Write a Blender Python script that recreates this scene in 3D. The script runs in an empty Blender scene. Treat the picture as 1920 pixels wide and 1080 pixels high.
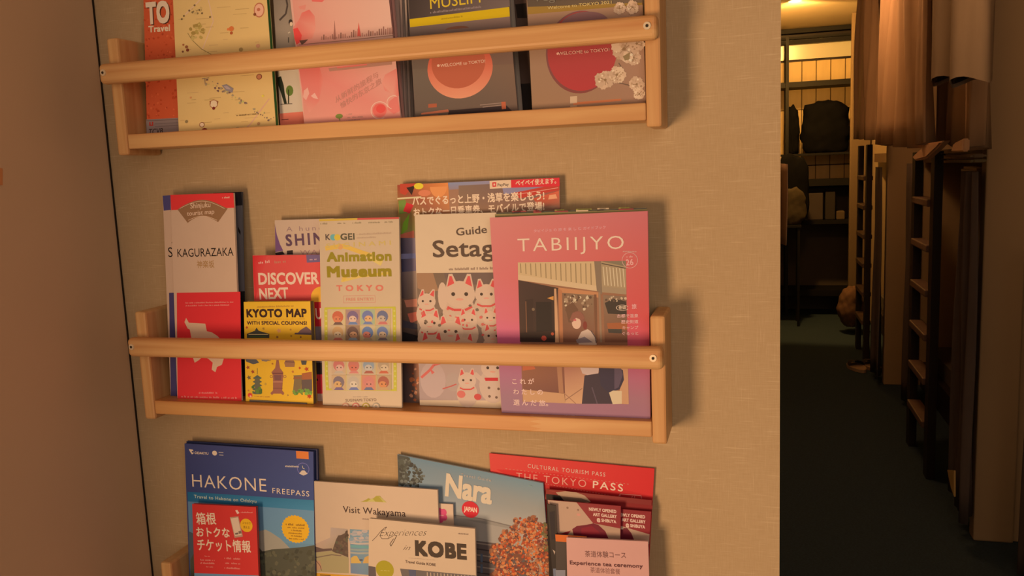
import bpy, bmesh, math, random
from mathutils import Vector, Matrix, Euler
random.seed(7)
sc = bpy.context.scene
COL = sc.collection
# ---------------------------------------------------------------- camera
cam_d = bpy.data.cameras.new('camera'); cam = bpy.data.objects.new('camera', cam_d); COL.objects.link(cam)
cam.location = (.6757, -.8543, .019)
cam.rotation_euler = Euler([math.radians(a) for a in (82.1439, 2.3215, 15.8466)], 'XYZ')
FPX = 1587.5
cam_d.sensor_width = 36; cam_d.lens = FPX/1920*36; cam_d.clip_start = .01; cam_d.clip_end = 50
sc.camera = cam
# ---------------------------------------------------------------- view, world, lights
sc.view_settings.view_transform = 'Standard'; sc.view_settings.look = 'None'
sc.view_settings.gamma = 1; sc.view_settings.use_curve_mapping = False
sc.view_settings.exposure = 0.0
w = bpy.data.worlds.new('world'); sc.world = w; w.use_nodes = True
w.node_tree.nodes['Background'].inputs[0].default_value = (1, .6, .34, 1)
w.node_tree.nodes['Background'].inputs[1].default_value = .02
def light(name, kind, loc, energy, col, size=.3, target=None, size_y=None):
    d = bpy.data.lights.new(name, kind); d.energy = energy; d.color = col
    o = bpy.data.objects.new(name, d); COL.objects.link(o); o.location = loc
    if kind == 'AREA':
        d.size = size
        if size_y: d.shape = 'RECTANGLE'; d.size_y = size_y
    elif kind in ('POINT', 'SPOT'): d.shadow_soft_size = size
    if target is not None:
        o.rotation_euler = (Vector(target)-Vector(loc)).to_track_quat('-Z', 'Y').to_euler()
    return o
light('room_lamp', 'AREA', (-.27, -1.85, -.58), 28.5, (1, .56, .27), .45, (.45, 0, -.25), .7)
light('room_fill', 'AREA', (1.35, -2.0, .35), 13.2, (1, .67, .43), 1.5, (.3, 0, -.3))
light('corridor_downlight', 'SPOT', (.97, 6.2, 1.2), 110, (1, .50, .12), .05, (1.25, 7.8, .1)).data.spot_size = math.radians(120)
light('corridor_far_fill', 'POINT', (1.02, 6.75, .60), 9, (1, .48, .10), .05)  # added fill without a fixture, brightens the far panels and ceiling
light('corridor_near_fill', 'POINT', (.92, 3.5, .95), 15, (1, .5, .2), .1)  # unseen fill light, added to lift the hanging robes
light('corridor_entry_fill', 'POINT', (1.15, 1.3, 1.05), 10, (1, .56, .27), .1)  # added fill, lights the nearest pillar front and the floor before it

# ---------------------------------------------------------------- projection: a pixel of the photograph -> a point on a real plane
CR = cam.rotation_euler.to_matrix(); CP = Vector(cam.location)
def ray(u, v): return CR @ Vector(((u-960)/FPX, -(v-540)/FPX, -1))
def onY(u, v, Y): d = ray(u, v); return CP + d*((Y-CP.y)/d.y)
def onX(u, v, X): d = ray(u, v); return CP + d*((X-CP.x)/d.x)
def onZ(u, v, Z): d = ray(u, v); return CP + d*((Z-CP.z)/d.z)

# ---------------------------------------------------------------- helpers
def lin(c):
    c = c/255
    return c/12.92 if c <= .04045 else ((c+.055)/1.055)**2.4
LW = (.645, .392, .224)        # how white paper (albedo .69) reads in the photograph under the warm lamp
def A(c, k=1.0):               # sRGB seen in the photograph -> albedo of the thing
    return tuple(max(.004, min(.9, lin(c[i])/LW[i]*.69/k)) for i in range(3))

def node_mat(name, rough=.6, spec=.3, metal=0.0):
    m = bpy.data.materials.new(name); m.use_nodes = True
    b = m.node_tree.nodes['Principled BSDF']
    b.inputs['Roughness'].default_value = rough; b.inputs['Specular IOR Level'].default_value = spec
    b.inputs['Metallic'].default_value = metal
    return m, m.node_tree.nodes, m.node_tree.links, b
def noise_mat(name, col, rough=.7, amount=.15, scale=(8, 8, 8), bump=0.0, spec=.3, metal=0, detail=4):
    m, n, l, b = node_mat(name, rough, spec, metal)
    tc = n.new('ShaderNodeTexCoord'); mp = n.new('ShaderNodeMapping'); mp.inputs['Scale'].default_value = scale
    no = n.new('ShaderNodeTexNoise'); no.inputs['Scale'].default_value = 1; no.inputs['Detail'].default_value = detail
    l.new(tc.outputs['Object'], mp.inputs[0]); l.new(mp.outputs[0], no.inputs['Vector'])
    mx = n.new('ShaderNodeMix'); mx.data_type = 'RGBA'
    mx.inputs[6].default_value = (*[c*(1-amount) for c in col], 1); mx.inputs[7].default_value = (*[min(1, c*(1+amount)) for c in col], 1)
    l.new(no.outputs['Fac'], mx.inputs[0]); l.new(mx.outputs[2], b.inputs['Base Color'])
    if bump:
        bp = n.new('ShaderNodeBump'); bp.inputs['Strength'].default_value = bump; bp.inputs['Distance'].default_value = .001
        l.new(no.outputs['Fac'], bp.inputs['Height']); l.new(bp.outputs[0], b.inputs['Normal'])
    return m
def wood_mat(name, axis, joint=None):
    m, n, l, b = node_mat(name, .42, .4)
    tc = n.new('ShaderNodeTexCoord'); mp = n.new('ShaderNodeMapping')
    s = [70, 70, 70]; s[axis] = 3.0; mp.inputs['Scale'].default_value = s
    l.new(tc.outputs['Object'], mp.inputs[0])
    no = n.new('ShaderNodeTexNoise'); no.inputs['Scale'].default_value = 1; no.inputs['Detail'].default_value = 5; no.inputs['Distortion'].default_value = .6
    l.new(mp.outputs[0], no.inputs['Vector'])
    cr = n.new('ShaderNodeValToRGB')
    e = cr.color_ramp.elements
    e[0].position = .3; e[0].color = (*A((193, 118, 63)), 1); e[1].position = .7; e[1].color = (*A((216, 150, 87)), 1)
    l.new(no.outputs['Fac'], cr.inputs[0])
    out = cr.outputs[0]
    # broad tone change from piece to piece
    n2 = n.new('ShaderNodeTexNoise'); n2.inputs['Scale'].default_value = 2.3; n2.inputs['Detail'].default_value = 1
    l.new(tc.outputs['Object'], n2.inputs['Vector'])
    mx = n.new('ShaderNodeMix'); mx.data_type = 'RGBA'; mx.blend_type = 'MULTIPLY'; mx.inputs[7].default_value = (.93, .85, .78, 1)
    l.new(n2.outputs['Fac'], mx.inputs[0]); l.new(out, mx.inputs[6]); out = mx.outputs[2]
    if joint is not None:       # finger joint between two lengths of board
        sx = n.new('ShaderNodeSeparateXYZ'); l.new(tc.outputs['Object'], sx.inputs[0])
        m1 = n.new('ShaderNodeMath'); m1.operation = 'PINGPONG'; m1.inputs[1].default_value = .0025; l.new(sx.outputs[2], m1.inputs[0])
        m2 = n.new('ShaderNodeMath'); m2.operation = 'MULTIPLY_ADD'; m2.inputs[1].default_value = 5.0; l.new(m1.outputs[0], m2.inputs[0]); l.new(sx.outputs[0], m2.inputs[2])
        m3 = n.new('ShaderNodeMath'); m3.operation = 'LESS_THAN'; m3.inputs[1].default_value = joint; l.new(m2.outputs[0], m3.inputs[0])
        m4 = n.new('ShaderNodeMath'); m4.operation = 'MULTIPLY'; m4.inputs[1].default_value = .8; l.new(m3.outputs[0], m4.inputs[0])
        mj = n.new('ShaderNodeMix'); mj.data_type = 'RGBA'; mj.blend_type = 'MULTIPLY'; mj.inputs[7].default_value = (.93, .78, .62, 1)
        l.new(m4.outputs[0], mj.inputs[0]); l.new(out, mj.inputs[6]); out = mj.outputs[2]
    l.new(out, b.inputs['Base Color'])
    bp = n.new('ShaderNodeBump'); bp.inputs['Strength'].default_value = .08; bp.inputs['Distance'].default_value = .0005
    l.new(no.outputs['Fac'], bp.inputs['Height']); l.new(bp.outputs[0], b.inputs['Normal'])
    return m
def fabric_wall(name):
    m, n, l, b = node_mat(name, .85, .15)
    tc = n.new('ShaderNodeTexCoord')
    def nz(scale, det=3):
        mp = n.new('ShaderNodeMapping'); mp.inputs['Scale'].default_value = scale
        l.new(tc.outputs['Object'], mp.inputs[0])
        t = n.new('ShaderNodeTexNoise'); t.inputs['Scale'].default_value = 1; t.inputs['Detail'].default_value = det
        l.new(mp.outputs[0], t.inputs['Vector']); return t.outputs['Fac']
    h = nz((70, 70, 900)); v = nz((900, 70, 70)); blotch = nz((5, 5, 5), 2)
    slub = nz((28, 28, 600), 1); slubv = nz((600, 28, 28), 1)
    def math2(op, a, b_):
        q = n.new('ShaderNodeMath'); q.operation = op
        for i, x in enumerate((a, b_)):
            if isinstance(x, (int, float)): q.inputs[i].default_value = x
            else: l.new(x, q.inputs[i])
        return q.outputs[0]
    def step(x, lo, hi):
        r = n.new('ShaderNodeMapRange'); r.inputs[1].default_value = lo; r.inputs[2].default_value = hi; l.new(x, r.inputs[0]); return r.outputs[0]
    s1 = step(slub, .62, .74); s2 = step(slubv, .63, .75)
    weave = math2('ADD', math2('ADD', math2('MULTIPLY', h, .34), math2('MULTIPLY', v, .34)), .16)
    tot = math2('ADD', weave, math2('MULTIPLY', math2('ADD', s1, math2('MULTIPLY', s2, .6)), .3))
    tot = math2('ADD', tot, math2('MULTIPLY', math2('SUBTRACT', blotch, .5), .25))
    cr = n.new('ShaderNodeValToRGB'); e = cr.color_ramp.elements
    e[0].position = .25; e[0].color = (*A((172, 123, 77)), 1); e[1].position = .85; e[1].color = (*A((197, 147, 98)), 1)
    l.new(tot, cr.inputs[0]); l.new(cr.outputs[0], b.inputs['Base Color'])
    bp = n.new('ShaderNodeBump'); bp.inputs['Strength'].default_value = .16; bp.inputs['Distance'].default_value = .0006
    l.new(tot, bp.inputs['Height']); l.new(bp.outputs[0], b.inputs['Normal'])
    return m
def vcol_mat(name, rough, spec):
    m, n, l, b = node_mat(name, rough, spec)
    a = n.new('ShaderNodeAttribute'); a.attribute_name = 'Col'
    l.new(a.outputs['Color'], b.inputs['Base Color'])
    return m
PRINT = vcol_mat('printed_ink', .5, .22)

MATS = {}
def plain(col, rough=.5, spec=.25):
    key = (tuple(round(x, 3) for x in col), rough, spec)
    if key not in MATS: MATS[key] = noise_mat('paper_%d' % len(MATS), col, rough, .03, (60, 60, 60), 0, spec)
    return MATS[key]

def new_obj(name, verts, faces, mat, parent=None, cols=None, smooth=False):
    me = bpy.data.meshes.new(name); me.from_pydata([tuple(v) for v in verts], [], faces); me.update()
    if cols is not None:
        at = me.color_attributes.new('Col', 'FLOAT_COLOR', 'POINT')
        buf = []
        for c in cols: buf += [c[0], c[1], c[2], 1]
        at.data.foreach_set('color', buf)
    if smooth:
        for p in me.polygons: p.use_smooth = True
    o = bpy.data.objects.new(name, me); COL.objects.link(o)
    if mat: me.materials.append(mat)
    if parent: o.parent = parent
    return o
def tag(o, label=None, cat=None, group=None, kind=None):
    if label: o['label'] = label
    if cat: o['category'] = cat
    if group: o['group'] = group
    if kind: o['kind'] = kind
    return o
def empty(name, loc, label, cat, group=None, rot=(0, 0, 0)):
    o = bpy.data.objects.new(name, None); COL.objects.link(o); o.location = loc; o.rotation_euler = rot
    o.empty_display_size = .02
    return tag(o, label, cat, group)
def from_bm(name, bm, mat, parent=None, smooth=False):
    me = bpy.data.meshes.new(name); bm.to_mesh(me); bm.free()
    if smooth:
        for p in me.polygons: p.use_smooth = True
    o = bpy.data.objects.new(name, me); COL.objects.link(o); me.materials.append(mat)
    if parent: o.parent = parent
    return o
def box_bm(bm, x0, x1, y0, y1, z0, z1, bevel=0, seg=2):
    r = bmesh.ops.create_cube(bm, size=1)
    vs = r['verts']
    for v in vs: v.co = Vector(((x0+x1)/2+v.co.x*(x1-x0), (y0+y1)/2+v.co.y*(y1-y0), (z0+z1)/2+v.co.z*(z1-z0)))
    if bevel:
        es = list({e for v in vs for e in v.link_edges})
        bmesh.ops.bevel(bm, geom=es, offset=bevel, segments=seg, profile=.5, affect='EDGES')
def box(name, x0, x1, y0, y1, z0, z1, mat, parent=None, bevel=0, seg=2, off=None, smooth=False):
    bm = bmesh.new(); box_bm(bm, x0, x1, y0, y1, z0, z1, bevel, seg)
    o = from_bm(name, bm, mat, parent, smooth)
    return o

# ================================================================ MATERIALS OF THE SETTING
M_wall = fabric_wall('linen_wallpaper')
M_leftwall = noise_mat('smooth_left_wall', A((205, 146, 100)), .55, .05, (6, 6, 6), 0, .3)
M_room = noise_mat('room_plaster', (.5, .46, .4), .8, .05)
M_black = noise_mat('black_metal', (.006, .0055, .005), .6, .2, (20, 20, 20))
M_carpet = noise_mat('dark_green_carpet', (.034, .054, .075), .95, .35, (140, 140, 140), .4, .1)
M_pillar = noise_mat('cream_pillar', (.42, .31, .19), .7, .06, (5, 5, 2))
M_ceiling = noise_mat('ceiling_paint', (.62, .52, .36), .8, .04, (4, 4, 4))
M_darkwood = noise_mat('dark_stained_wood', (.028, .018, .014), .5, .35, (30, 30, 4))
M_rung = noise_mat('worn_rung_wood', (.16, .10, .075), .5, .3, (4, 30, 30))
M_panel = noise_mat('varnished_wall_panel', (.78, .58, .28), .45, .12, (20, 4, 4))
M_curtain = noise_mat('beige_curtain_cloth', (.42, .285, .18), .9, .12, (30, 30, 6), .2, .1)
M_curtain2 = noise_mat('mauve_curtain_cloth', (.13, .105, .10), .9, .15, (30, 30, 6), .2, .1)
M_screw = noise_mat('screw_steel', (.8, .74, .62), .35, .1, (200, 200, 200), 0, .6, .35)
M_hole = noise_mat('screw_recess', (.03, .025, .02), .6, .1)

# ================================================================ SETTING
FZ = -1.43; CZ = 1.225
def struct(o): o['kind'] = 'structure'; return o
XR = .6993; XL = -.066
struct(box('wall_back', -2.6, XR, 0, .045, FZ, CZ, M_wall))
bl = struct(box('wall_left', XL-.03, XL, -.80, -.0022, FZ, CZ, M_leftwall))
struct(box('trim_1', XL-.0015, XL+.0012, -.0021, -.0003, FZ, CZ, noise_mat('corner_gap', (.02, .015, .012), .9, .1)))
struct(box('wall_corridor_left', XR-.045, XR, .05, 7.75, FZ, CZ, M_room))
struct(box('floor', -2.6, 3.4, -3.2, 7.9, FZ-.05, FZ, M_carpet))
struct(box('ceiling', -2.6, 3.4, -3.2, 7.9, CZ, CZ+.05, M_ceiling))
struct(box('wall_front', -2.6, 3.4, -3.25, -3.2, FZ, CZ, M_room))
struct(box('wall_far_left', -2.65, -2.6, -3.2, .045, FZ, CZ, M_room))
struct(box('wall_right', 3.4, 3.45, -3.2, 7.9, FZ, CZ, M_room))
# far wall of the corridor: upright boards and a lower band of boards, each a piece
wb = struct(box('wall_far', XR-.045, 3.4, 7.80, 7.88, FZ, CZ, M_darkwood))
pitch = .128
me_up = None
for k in range(8):
    x = .72+k*pitch
    for (z0, z1) in ((.487, .93), (-.037, .481), (-.24, -.046)):
        box('panel', x+.003, x+pitch-.003, 7.775, 7.799, z0, z1, M_panel, wb, .003, 1)
box('upper_glass', XR+.01, 1.75, 7.77, 7.799, .95, 1.13, noise_mat('frosted_pane', (.75, .72, .55), .25, .05, (3, 3, 3), 0, .6), wb)
box('lower_board', XR+.01, 1.75, 7.77, 7.799, FZ, -.26, noise_mat('lower_board_paint', (.10, .08, .06), .6, .1), wb)

# downlight in the corridor ceiling
dl = empty('ceiling_light', (.972, 6.2, CZ-.004), 'small round downlight glowing in the orange lit corridor ceiling', 'light')
bm = bmesh.new(); bmesh.ops.create_cone(bm, cap_ends=True, segments=24, radius1=.038, radius2=.038, depth=.004)
em, n_, l_, b_ = node_mat('lamp_glow', .5); b_.inputs['Emission Color'].default_value = (1, .72, .25, 1); b_.inputs['Emission Strength'].default_value = 6
from_bm('bulb', bm, em, dl)
bm = bmesh.new(); bmesh.ops.create_cone(bm, cap_ends=False, segments=24, radius1=.052, radius2=.042, depth=.008)
from_bm('ring', bm, M_ceiling, dl)

# ================================================================ WALL RACKS
RX, RW, RD, RH, RT = -.006, .6, .056, .1265, .0145
RZ = {'T': .054, 'M': -.249, 'B': -.5515}
def rack(key, label, joint, screws=True):
    z = RZ[key]
    r = empty('wall_rack', (RX, 0, z), label, 'wall rack', 'pine wall racks holding the brochures')
    mx, mz = wood_mat('pine_along_'+key, 0, joint), wood_mat('pine_upright_'+key, 2)
    for x in (0, RW-RT):
        box('side_panel', x, x+RT, -RD, -.0006, 0, RH, mz, r, .0025, 2)
    box('bottom_board', RT+.0002, RW-RT-.0002, -RD+.0006, -.0015, .0065, .0225, mx, r, .0012, 2)
    rail = box('rail', -.0035, RW-.001, -RD-.0135, -RD-.0003, .0765, .0985, wood_mat('pine_rail_'+key, 0), r, .0052, 4, smooth=False)
    for x in (.0035, RW-.0105):
        bm = bmesh.new()
        bmesh.ops.create_cone(bm, cap_ends=True, segments=20, radius1=.0037, radius2=.0034, depth=.0012, matrix=Matrix.Translation((x, -RD-.0139, .0885)) @ Matrix.Rotation(math.pi/2, 4, 'X'))
        s = from_bm('screw', bm, M_screw, r)
        bm = bmesh.new()
        bmesh.ops.create_cone(bm, cap_ends=True, segments=6, radius1=.0015, radius2=.0015, depth=.0004, matrix=Matrix.Translation((x, -RD-.0147, .0885)) @ Matrix.Rotation(math.pi/2, 4, 'X'))
        from_bm('screw_socket', bm, M_hole, s)
    return r
rack('T', 'uppermost pine wall rack cut off by the top of the picture', -9)
rack('M', 'middle pine wall rack holding a mauve guide at its right end', .475)
rack('B', 'lowest pine wall rack only its upper left corner showing', -9)

# ================================================================ BROCHURES
def font_mesh(s, bold=0, shear=0, spacing=1.0):
    c = bpy.data.curves.new('t', 'FONT'); c.body = s; c.resolution_u = 3; c.offset = bold; c.shear = shear; c.space_character = spacing
    o = bpy.data.objects.new('t', c); COL.objects.link(o); bpy.context.view_layer.update()
    m = o.to_mesh(); v = [x.co.copy() for x in m.vertices]; f = [tuple(p.vertices) for p in m.polygons]
    o.to_mesh_clear(); bpy.data.objects.remove(o); bpy.data.curves.remove(c)
    return v, f
class Layer:
    def __init__(s, bk, name): s.bk, s.name, s.v, s.f, s.c = bk, name, [], [], []
    def col(s, c): return A(c, s.bk.k)
    def add(s, pts, cols):      # pts: list of (x, w) in the plane of the cover
        s.bk.n += 1; off = s.bk.n*.000003+.00005
        b = len(s.v); s.v += [(p[0], -off, p[1]) for p in pts]; s.c += cols; s.f.append(tuple(range(b, b+len(pts))))
    def poly(s, px, c, clip=True):
        pts = [s.bk.P(*p) for p in px]
        cols = [s.col(q) for q in c] if isinstance(c[0], (tuple, list)) else [s.col(c)]*len(pts)
        s.add(pts, cols); return s
    def rect(s, u0, v0, u1, v1, c): return s.poly([(u0, v0), (u1, v0), (u1, v1), (u0, v1)], c)
    def quad(s, a, b, c_, d, c): return s.poly([a, b, c_, d], c)
    def disc(s, u, v, r, c, n=28, ry=None, a0=0, a1=360, c2=None):
        x0, w0 = s.bk.P(u, v); x1, _ = s.bk.P(u+r, v); _, w1 = s.bk.P(u, v-(ry or r))
        rx, rw = abs(x1-x0), abs(w1-w0)
        full = (a1-a0) == 360
        ang = [math.radians(a0+(a1-a0)*i/(n if full else n-1)) for i in range(n)]
        s.add([(x0+rx*math.cos(a), w0+rw*math.sin(a)) for a in ang], [s.col(c) if not c2 else s.col(tuple(c[i]+(c2[i]-c[i])*(.5-.5*math.sin(a)) for i in range(3))) for a in ang]); return s
    def star(s, u, v, r, c, n=26, inner=.9):
        x0, w0 = s.bk.P(u, v); x1, _ = s.bk.P(u+r, v); _, w1 = s.bk.P(u, v-r); rx, rw = abs(x1-x0), abs(w1-w0)
        s.add([(x0+rx*math.cos(math.pi*i/n)*(1 if i % 2 else inner), w0+rw*math.sin(math.pi*i/n)*(1 if i % 2 else inner)) for i in range(2*n)], [s.col(c)]*(2*n)); return s
    def ring(s, u, v, r, t, c, n=28, a0=0, a1=360, ry=None):
        x0, w0 = s.bk.P(u, v); x1, _ = s.bk.P(u+r, v); _, w1 = s.bk.P(u, v-(ry or r)); rx, rw = abs(x1-x0), abs(w1-w0)
        q = 1-t/r; s.bk.n += 1; off = s.bk.n*.000003+.00005
        for i in range(n):
            aa = [math.radians(a0+(a1-a0)*j/n) for j in (i, i+1)]; b = len(s.v)
            for a, k in ((aa[0], 1), (aa[1], 1), (aa[1], q), (aa[0], q)):
                s.v.append((x0+rx*k*math.cos(a), -off, w0+rw*k*math.sin(a))); s.c.append(s.col(c))
            s.f.append((b, b+1, b+2, b+3))
        return s
    def line(s, px, t, c):
        P = [Vector(s.bk.P(*p)) for p in px]; m = t*s.bk.mpp/2; s.bk.n += 1; off = s.bk.n*.000003+.00005
        for a, b_ in zip(P, P[1:]):
            d = (b_-a)
            if d.length < 1e-7: continue
            d.normalize(); nn = Vector((-d.y, d.x))*m; b = len(s.v)
            for q in (a-nn, b_-nn, b_+nn, a+nn): s.v.append((q.x, -off, q.y)); s.c.append(s.col(c))
            s.f.append((b, b+1, b+2, b+3))
        return s
    def text(s, t, a, b, h, c, bold=0, shear=0, sp=1.0, h0=None):
        if s.v and s.name == 'title_lettering' and h >= 7: s = s.bk.layer('lettering')
        v, f = font_mesh(t, min(bold, 0), shear, sp*(1+max(0, bold)*1.5))
        if not v: return s
        x0 = min(q.x for q in v); x1 = max(q.x for q in v)
        cjk = any(ord(ch) > 0x2000 for ch in t); cap = .88 if cjk else .70; base = -.12 if cjk else 0
        P0 = Vector(s.bk.P(*a)); P1 = Vector(s.bk.P(*b)); top = Vector(s.bk.P(a[0], a[1]-h))
        d = P1-P0; wd = d.length; d.normalize(); up = Vector((-d.y, d.x)); hh = abs((top-P0).dot(up))
        s.bk.n += 1; off = s.bk.n*.000003+.00005; bb = len(s.v); cc = s.col(c)
        k_ = max(0, bold)*.9; dirs = [(0, 0)]
        if k_: dirs = [(k_*i_, k_*j_) for i_ in (-1, 0, 1) for j_ in (-1, 0, 1) if i_ or j_]+([(0, 0)] if k_ > .03 else [])
        for qi, (ox, oy) in enumerate(dirs):
            bb = len(s.v); sx = (x1-x0)+2*k_
            for q in v:
                r = P0 + d*((q.x-x0+ox+k_)/sx*wd) + up*((q.y-base+oy)/cap*hh)
                s.v.append((r.x, -off-qi*.0000003, r.y)); s.c.append(cc)
            s.f += [tuple(i+bb for i in p) for p in f]
        return s
    def greek(s, a, b, h, c, words=5, seed=1):      # unreadably small print: a row of small strokes
        r = random.Random(seed); P0 = Vector(s.bk.P(*a)); P1 = Vector(s.bk.P(*b)); d = P1-P0; up = Vector((-d.y, d.x)).normalized()*h*s.bk.mpp
        s.bk.n += 1; off = s.bk.n*.000003+.00005; n = max(3, int(d.length/(h*s.bk.mpp*.62))); cc = s.col(c)
        for i in range(n):
            if r.random() < .14: continue
            t0 = i/n; t1 = (i+.62)/n; hh = r.choice((.65, .65, 1, .8)); bb = len(s.v)
            for t, k in ((t0, 0), (t1, 0), (t1, hh), (t0, hh)):
                q = P0+d*t+up*k; s.v.append((q.x, -off, q.y)); s.c.append(cc)
            s.f.append((bb, bb+1, bb+2, bb+3))
        return s
    def blobs(s, poly, n, r, cols, seed=1, sides=6, asp=1.0):   # mottling inside a convex/any polygon given in pixels
        rd = random.Random(seed)
        us = [p[0] for p in poly]; vs = [p[1] for p in poly]
        def inside(u, v):
            o = False; j = len(poly)-1
            for i in range(len(poly)):
                if (poly[i][1] > v) != (poly[j][1] > v) and u < (poly[j][0]-poly[i][0])*(v-poly[i][1])/(poly[j][1]-poly[i][1])+poly[i][0]: o = not o
                j = i
            return o
        k = 0; tries = 0
        while k < n and tries < n*30:
            tries += 1
            u = rd.uniform(min(us), max(us)); v = rd.uniform(min(vs), max(vs))
            if not inside(u, v): continue
            k += 1; rr = rd.uniform(r[0], r[1]); ph = rd.uniform(0, 6)
            c = rd.choice(cols)
            if k % 8 == 1: s.bk.n += 1
            off = s.bk.n*.000003+.00005+(k % 8)*.0000004; b = len(s.v)
            for i in range(sides):
                q = rr*rd.uniform(.6, 1.15); a = ph+2*math.pi*i/sides
                x, w_ = s.bk.P(u+q*math.cos(a)*asp, v+q*math.sin(a)); s.v.append((x, -off, w_)); s.c.append(s.col(c))
            s.f.append(tuple(range(b, b+sides)))
        return s
class Booklet:
    """a printed booklet leaning in a rack; its corners are given where the photograph shows them, on its own leaning plane"""
    def __init__(s, key, name, label, cat, TL, TR, BR, BL, yb, yt, th, col, k=1.0, edge=(205, 165, 128), group=None, pages=True, lift=0):
        s.z0 = RZ[key]+.0229+lift; s.s = (yt-yb)/.25; s.yb = yb; s.k = k; s.n = 0; s.layers = []
        a = math.atan(s.s); s.ca = math.cos(a)
        s.xc = 0
        q = [s.P(*p) for p in (TL, TR, BR, BL)]
        def ext(t, b):  # edge line carried on down to the board
            if abs(t[1]-b[1]) < 1e-6: return (b[0], 0)
            f = t[1]/(t[1]-b[1]); return (t[0]+(b[0]-t[0])*f, 0)
        q[2], q[3] = ext(q[1], q[2]), ext(q[0], q[3])
        s.xc = (q[2][0]+q[3][0])/2; q = [(x-s.xc, w_) for x, w_ in q]
        s.q = q; s.mpp = 1/ (FPX/ (Vector((s.xc, yb, s.z0+.1))-CP).length)
        s.root = empty(name, (s.xc, yb, s.z0), label, cat, group, (-a, 0, 0))
        s.th = th
        t0 = min(.0005, th*.3)
        def slab(nm, y0, y1, inset, mat, cols=None):
            v = []
            cx = sum(p[0] for p in q)/4
            ins = [(q[0][0]+inset, q[0][1]-inset), (q[1][0]-inset, q[1][1]-inset), (q[2][0]-inset, 0.0), (q[3][0]+inset, 0.0)]
            for y in (y0, y1):
                for p in ins: v.append((p[0], y, p[1]))
            f = [(3, 2, 1, 0), (4, 5, 6, 7), (0, 1, 5, 4), (1, 2, 6, 5), (2, 3, 7, 6), (3, 0, 4, 7)]
            return new_obj(nm, v, f, mat, s.root)
        cm = plain(A(col, k), .42, .3)
        if pages and th > .0012:
            slab('cover', 0, t0, 0, cm)
            pg = slab('pages', t0, th-t0, .0004, plain(A(edge, k), .8, .1))
            slab('back_cover', th-t0, th, 0, cm)
        else:
            slab('cover', 0, th, 0, cm)
    def P(s, u, v):
        d = ray(u, v)   # plane: y = yb + s*(z - z0)
        t = (s.yb + s.s*(CP.z-s.z0) - CP.y)/(d.y - s.s*d.z)
        p = CP+d*t
        return (p.x-s.xc, (p.z-s.z0)/s.ca)
    def layer(s, name): l = Layer(s, name); s.layers.append(l); return l
    def done(s):
        for l in s.layers:
            if l.v: new_obj(l.name, l.v, l.f, PRINT, s.root, l.c)
WHITE = (205, 163, 125)

# ---------------------------------------------------------------- TOP RACK (all cut off by the top of the picture)
G = 'brochures in the top rack'
b = Booklet('T', 'travel_brochure', 'orange red travel brochure with white TO lettering behind the yellow map', 'brochure', (266, -110), (482, -121), (502, 240), (276, 253), -.026, -.014, .002, (172, 66, 34), .62, group=G)
l = b.layer('orange_print'); l.blobs([(268, -50), (326, -50), (334, 220), (275, 222)], 160, (1, 3), [(160, 55, 25), (182, 78, 42), (150, 50, 26)], 3)
l.quad((274, 224), (334, 221), (336, 248), (275, 252), (118, 92, 80))
l.quad((274, 226), (334, 223.5), (334, 224.5), (274, 227), (85, 62, 52))
for vv in (232, 237): l.quad((290, vv), (334, vv-2.5), (334, vv-1.7), (290, vv+.8), (88, 66, 58))
l.quad((280, 229), (282.5, 229), (282.5, 236), (280, 236), (150, 40, 30)); l.quad((285, 228.5), (287.5, 228.4), (287.5, 236), (285, 236), (150, 40, 30)); l.quad((280, 234), (287.5, 233.6), (287.5, 236), (280, 236), (150, 40, 30))
l.text('TCVB', (280, 252), (306, 250), 10, (50, 32, 25), .015, .25)
l = b.layer('title_lettering')
l.text('TO', (277, 45.5), (320.5, 41.5), 38, (70, 35, 20), .05); l.text('TO', (275, 44), (318.5, 40), 38, (208, 160, 120), .05)
l.text('Travel', (279, 60.5), (319, 57.5), 11.5, (205, 155, 115), .035)
b.done()
b = Booklet('T', 'city_map_brochure', 'pale yellow illustrated city map with green edge at the left of the top rack', 'brochure', (319.5, -110), (491.5, -121), (517.5, 239), (335.5, 251), -.040, -.020, .0062, (198, 150, 88), .72, edge=(60, 92, 40), group=G)
YEL = (198, 152, 90)
l = b.layer('map_drawing')
rd = random.Random(5)
l.line([(347, 28), (395, -20)], 2.2, (200, 150, 110)); l.line([(384, -30), (400, 40), (380, 92)], 1.8, (200, 150, 112)); l.line([(505, 185), (470, 232), (452, 250)], 1.6, (190, 130, 105))
l.line([(352, 62), (360, 75), (378, 92), (400, 104)], 1, (120, 92, 50))
for i in range(46):
    u = rd.uniform(332, 500); v = rd.uniform(-20, 240); ln = rd.uniform(6, 26)
    l.line([(u, v), (min(u+ln, 508), v-ln*.07)], .7, rd.choice([(170, 125, 72), (178, 132, 80), (160, 118, 66)]))
l.blobs([(352, 58), (372, 42), (384, 60), (378, 72), (358, 74)], 30, (2, 5), [(165, 128, 62), (150, 112, 52), (178, 140, 76)], 4)
l.blobs([(350, 18), (378, 12), (382, 24), (354, 30)], 14, (1, 3), [(120, 92, 55), (180, 138, 80)], 5)
for (u, v) in ((345, 30), (355, 20), (365, 10), (374, 19), (379, 25), (394, 32), (341, 36)): l.disc(u, v, 2, (110, 80, 48), 6)
l.disc(486, 19, 10, (205, 140, 105), 16, 14); l.ring(486, 19, 10, 1.6, (165, 90, 58), 16, 0, 360, 14); l.disc(485, 18, 3.4, (170, 90, 60), 8); l.disc(478, 27, 3, (120, 60, 35), 7)
l.disc(434, 54, 5, (190, 95, 45), 8); l.disc(434, 62, 3, (160, 75, 38), 7); l.disc(428, 55, 2.6, (200, 100, 50), 6)
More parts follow.
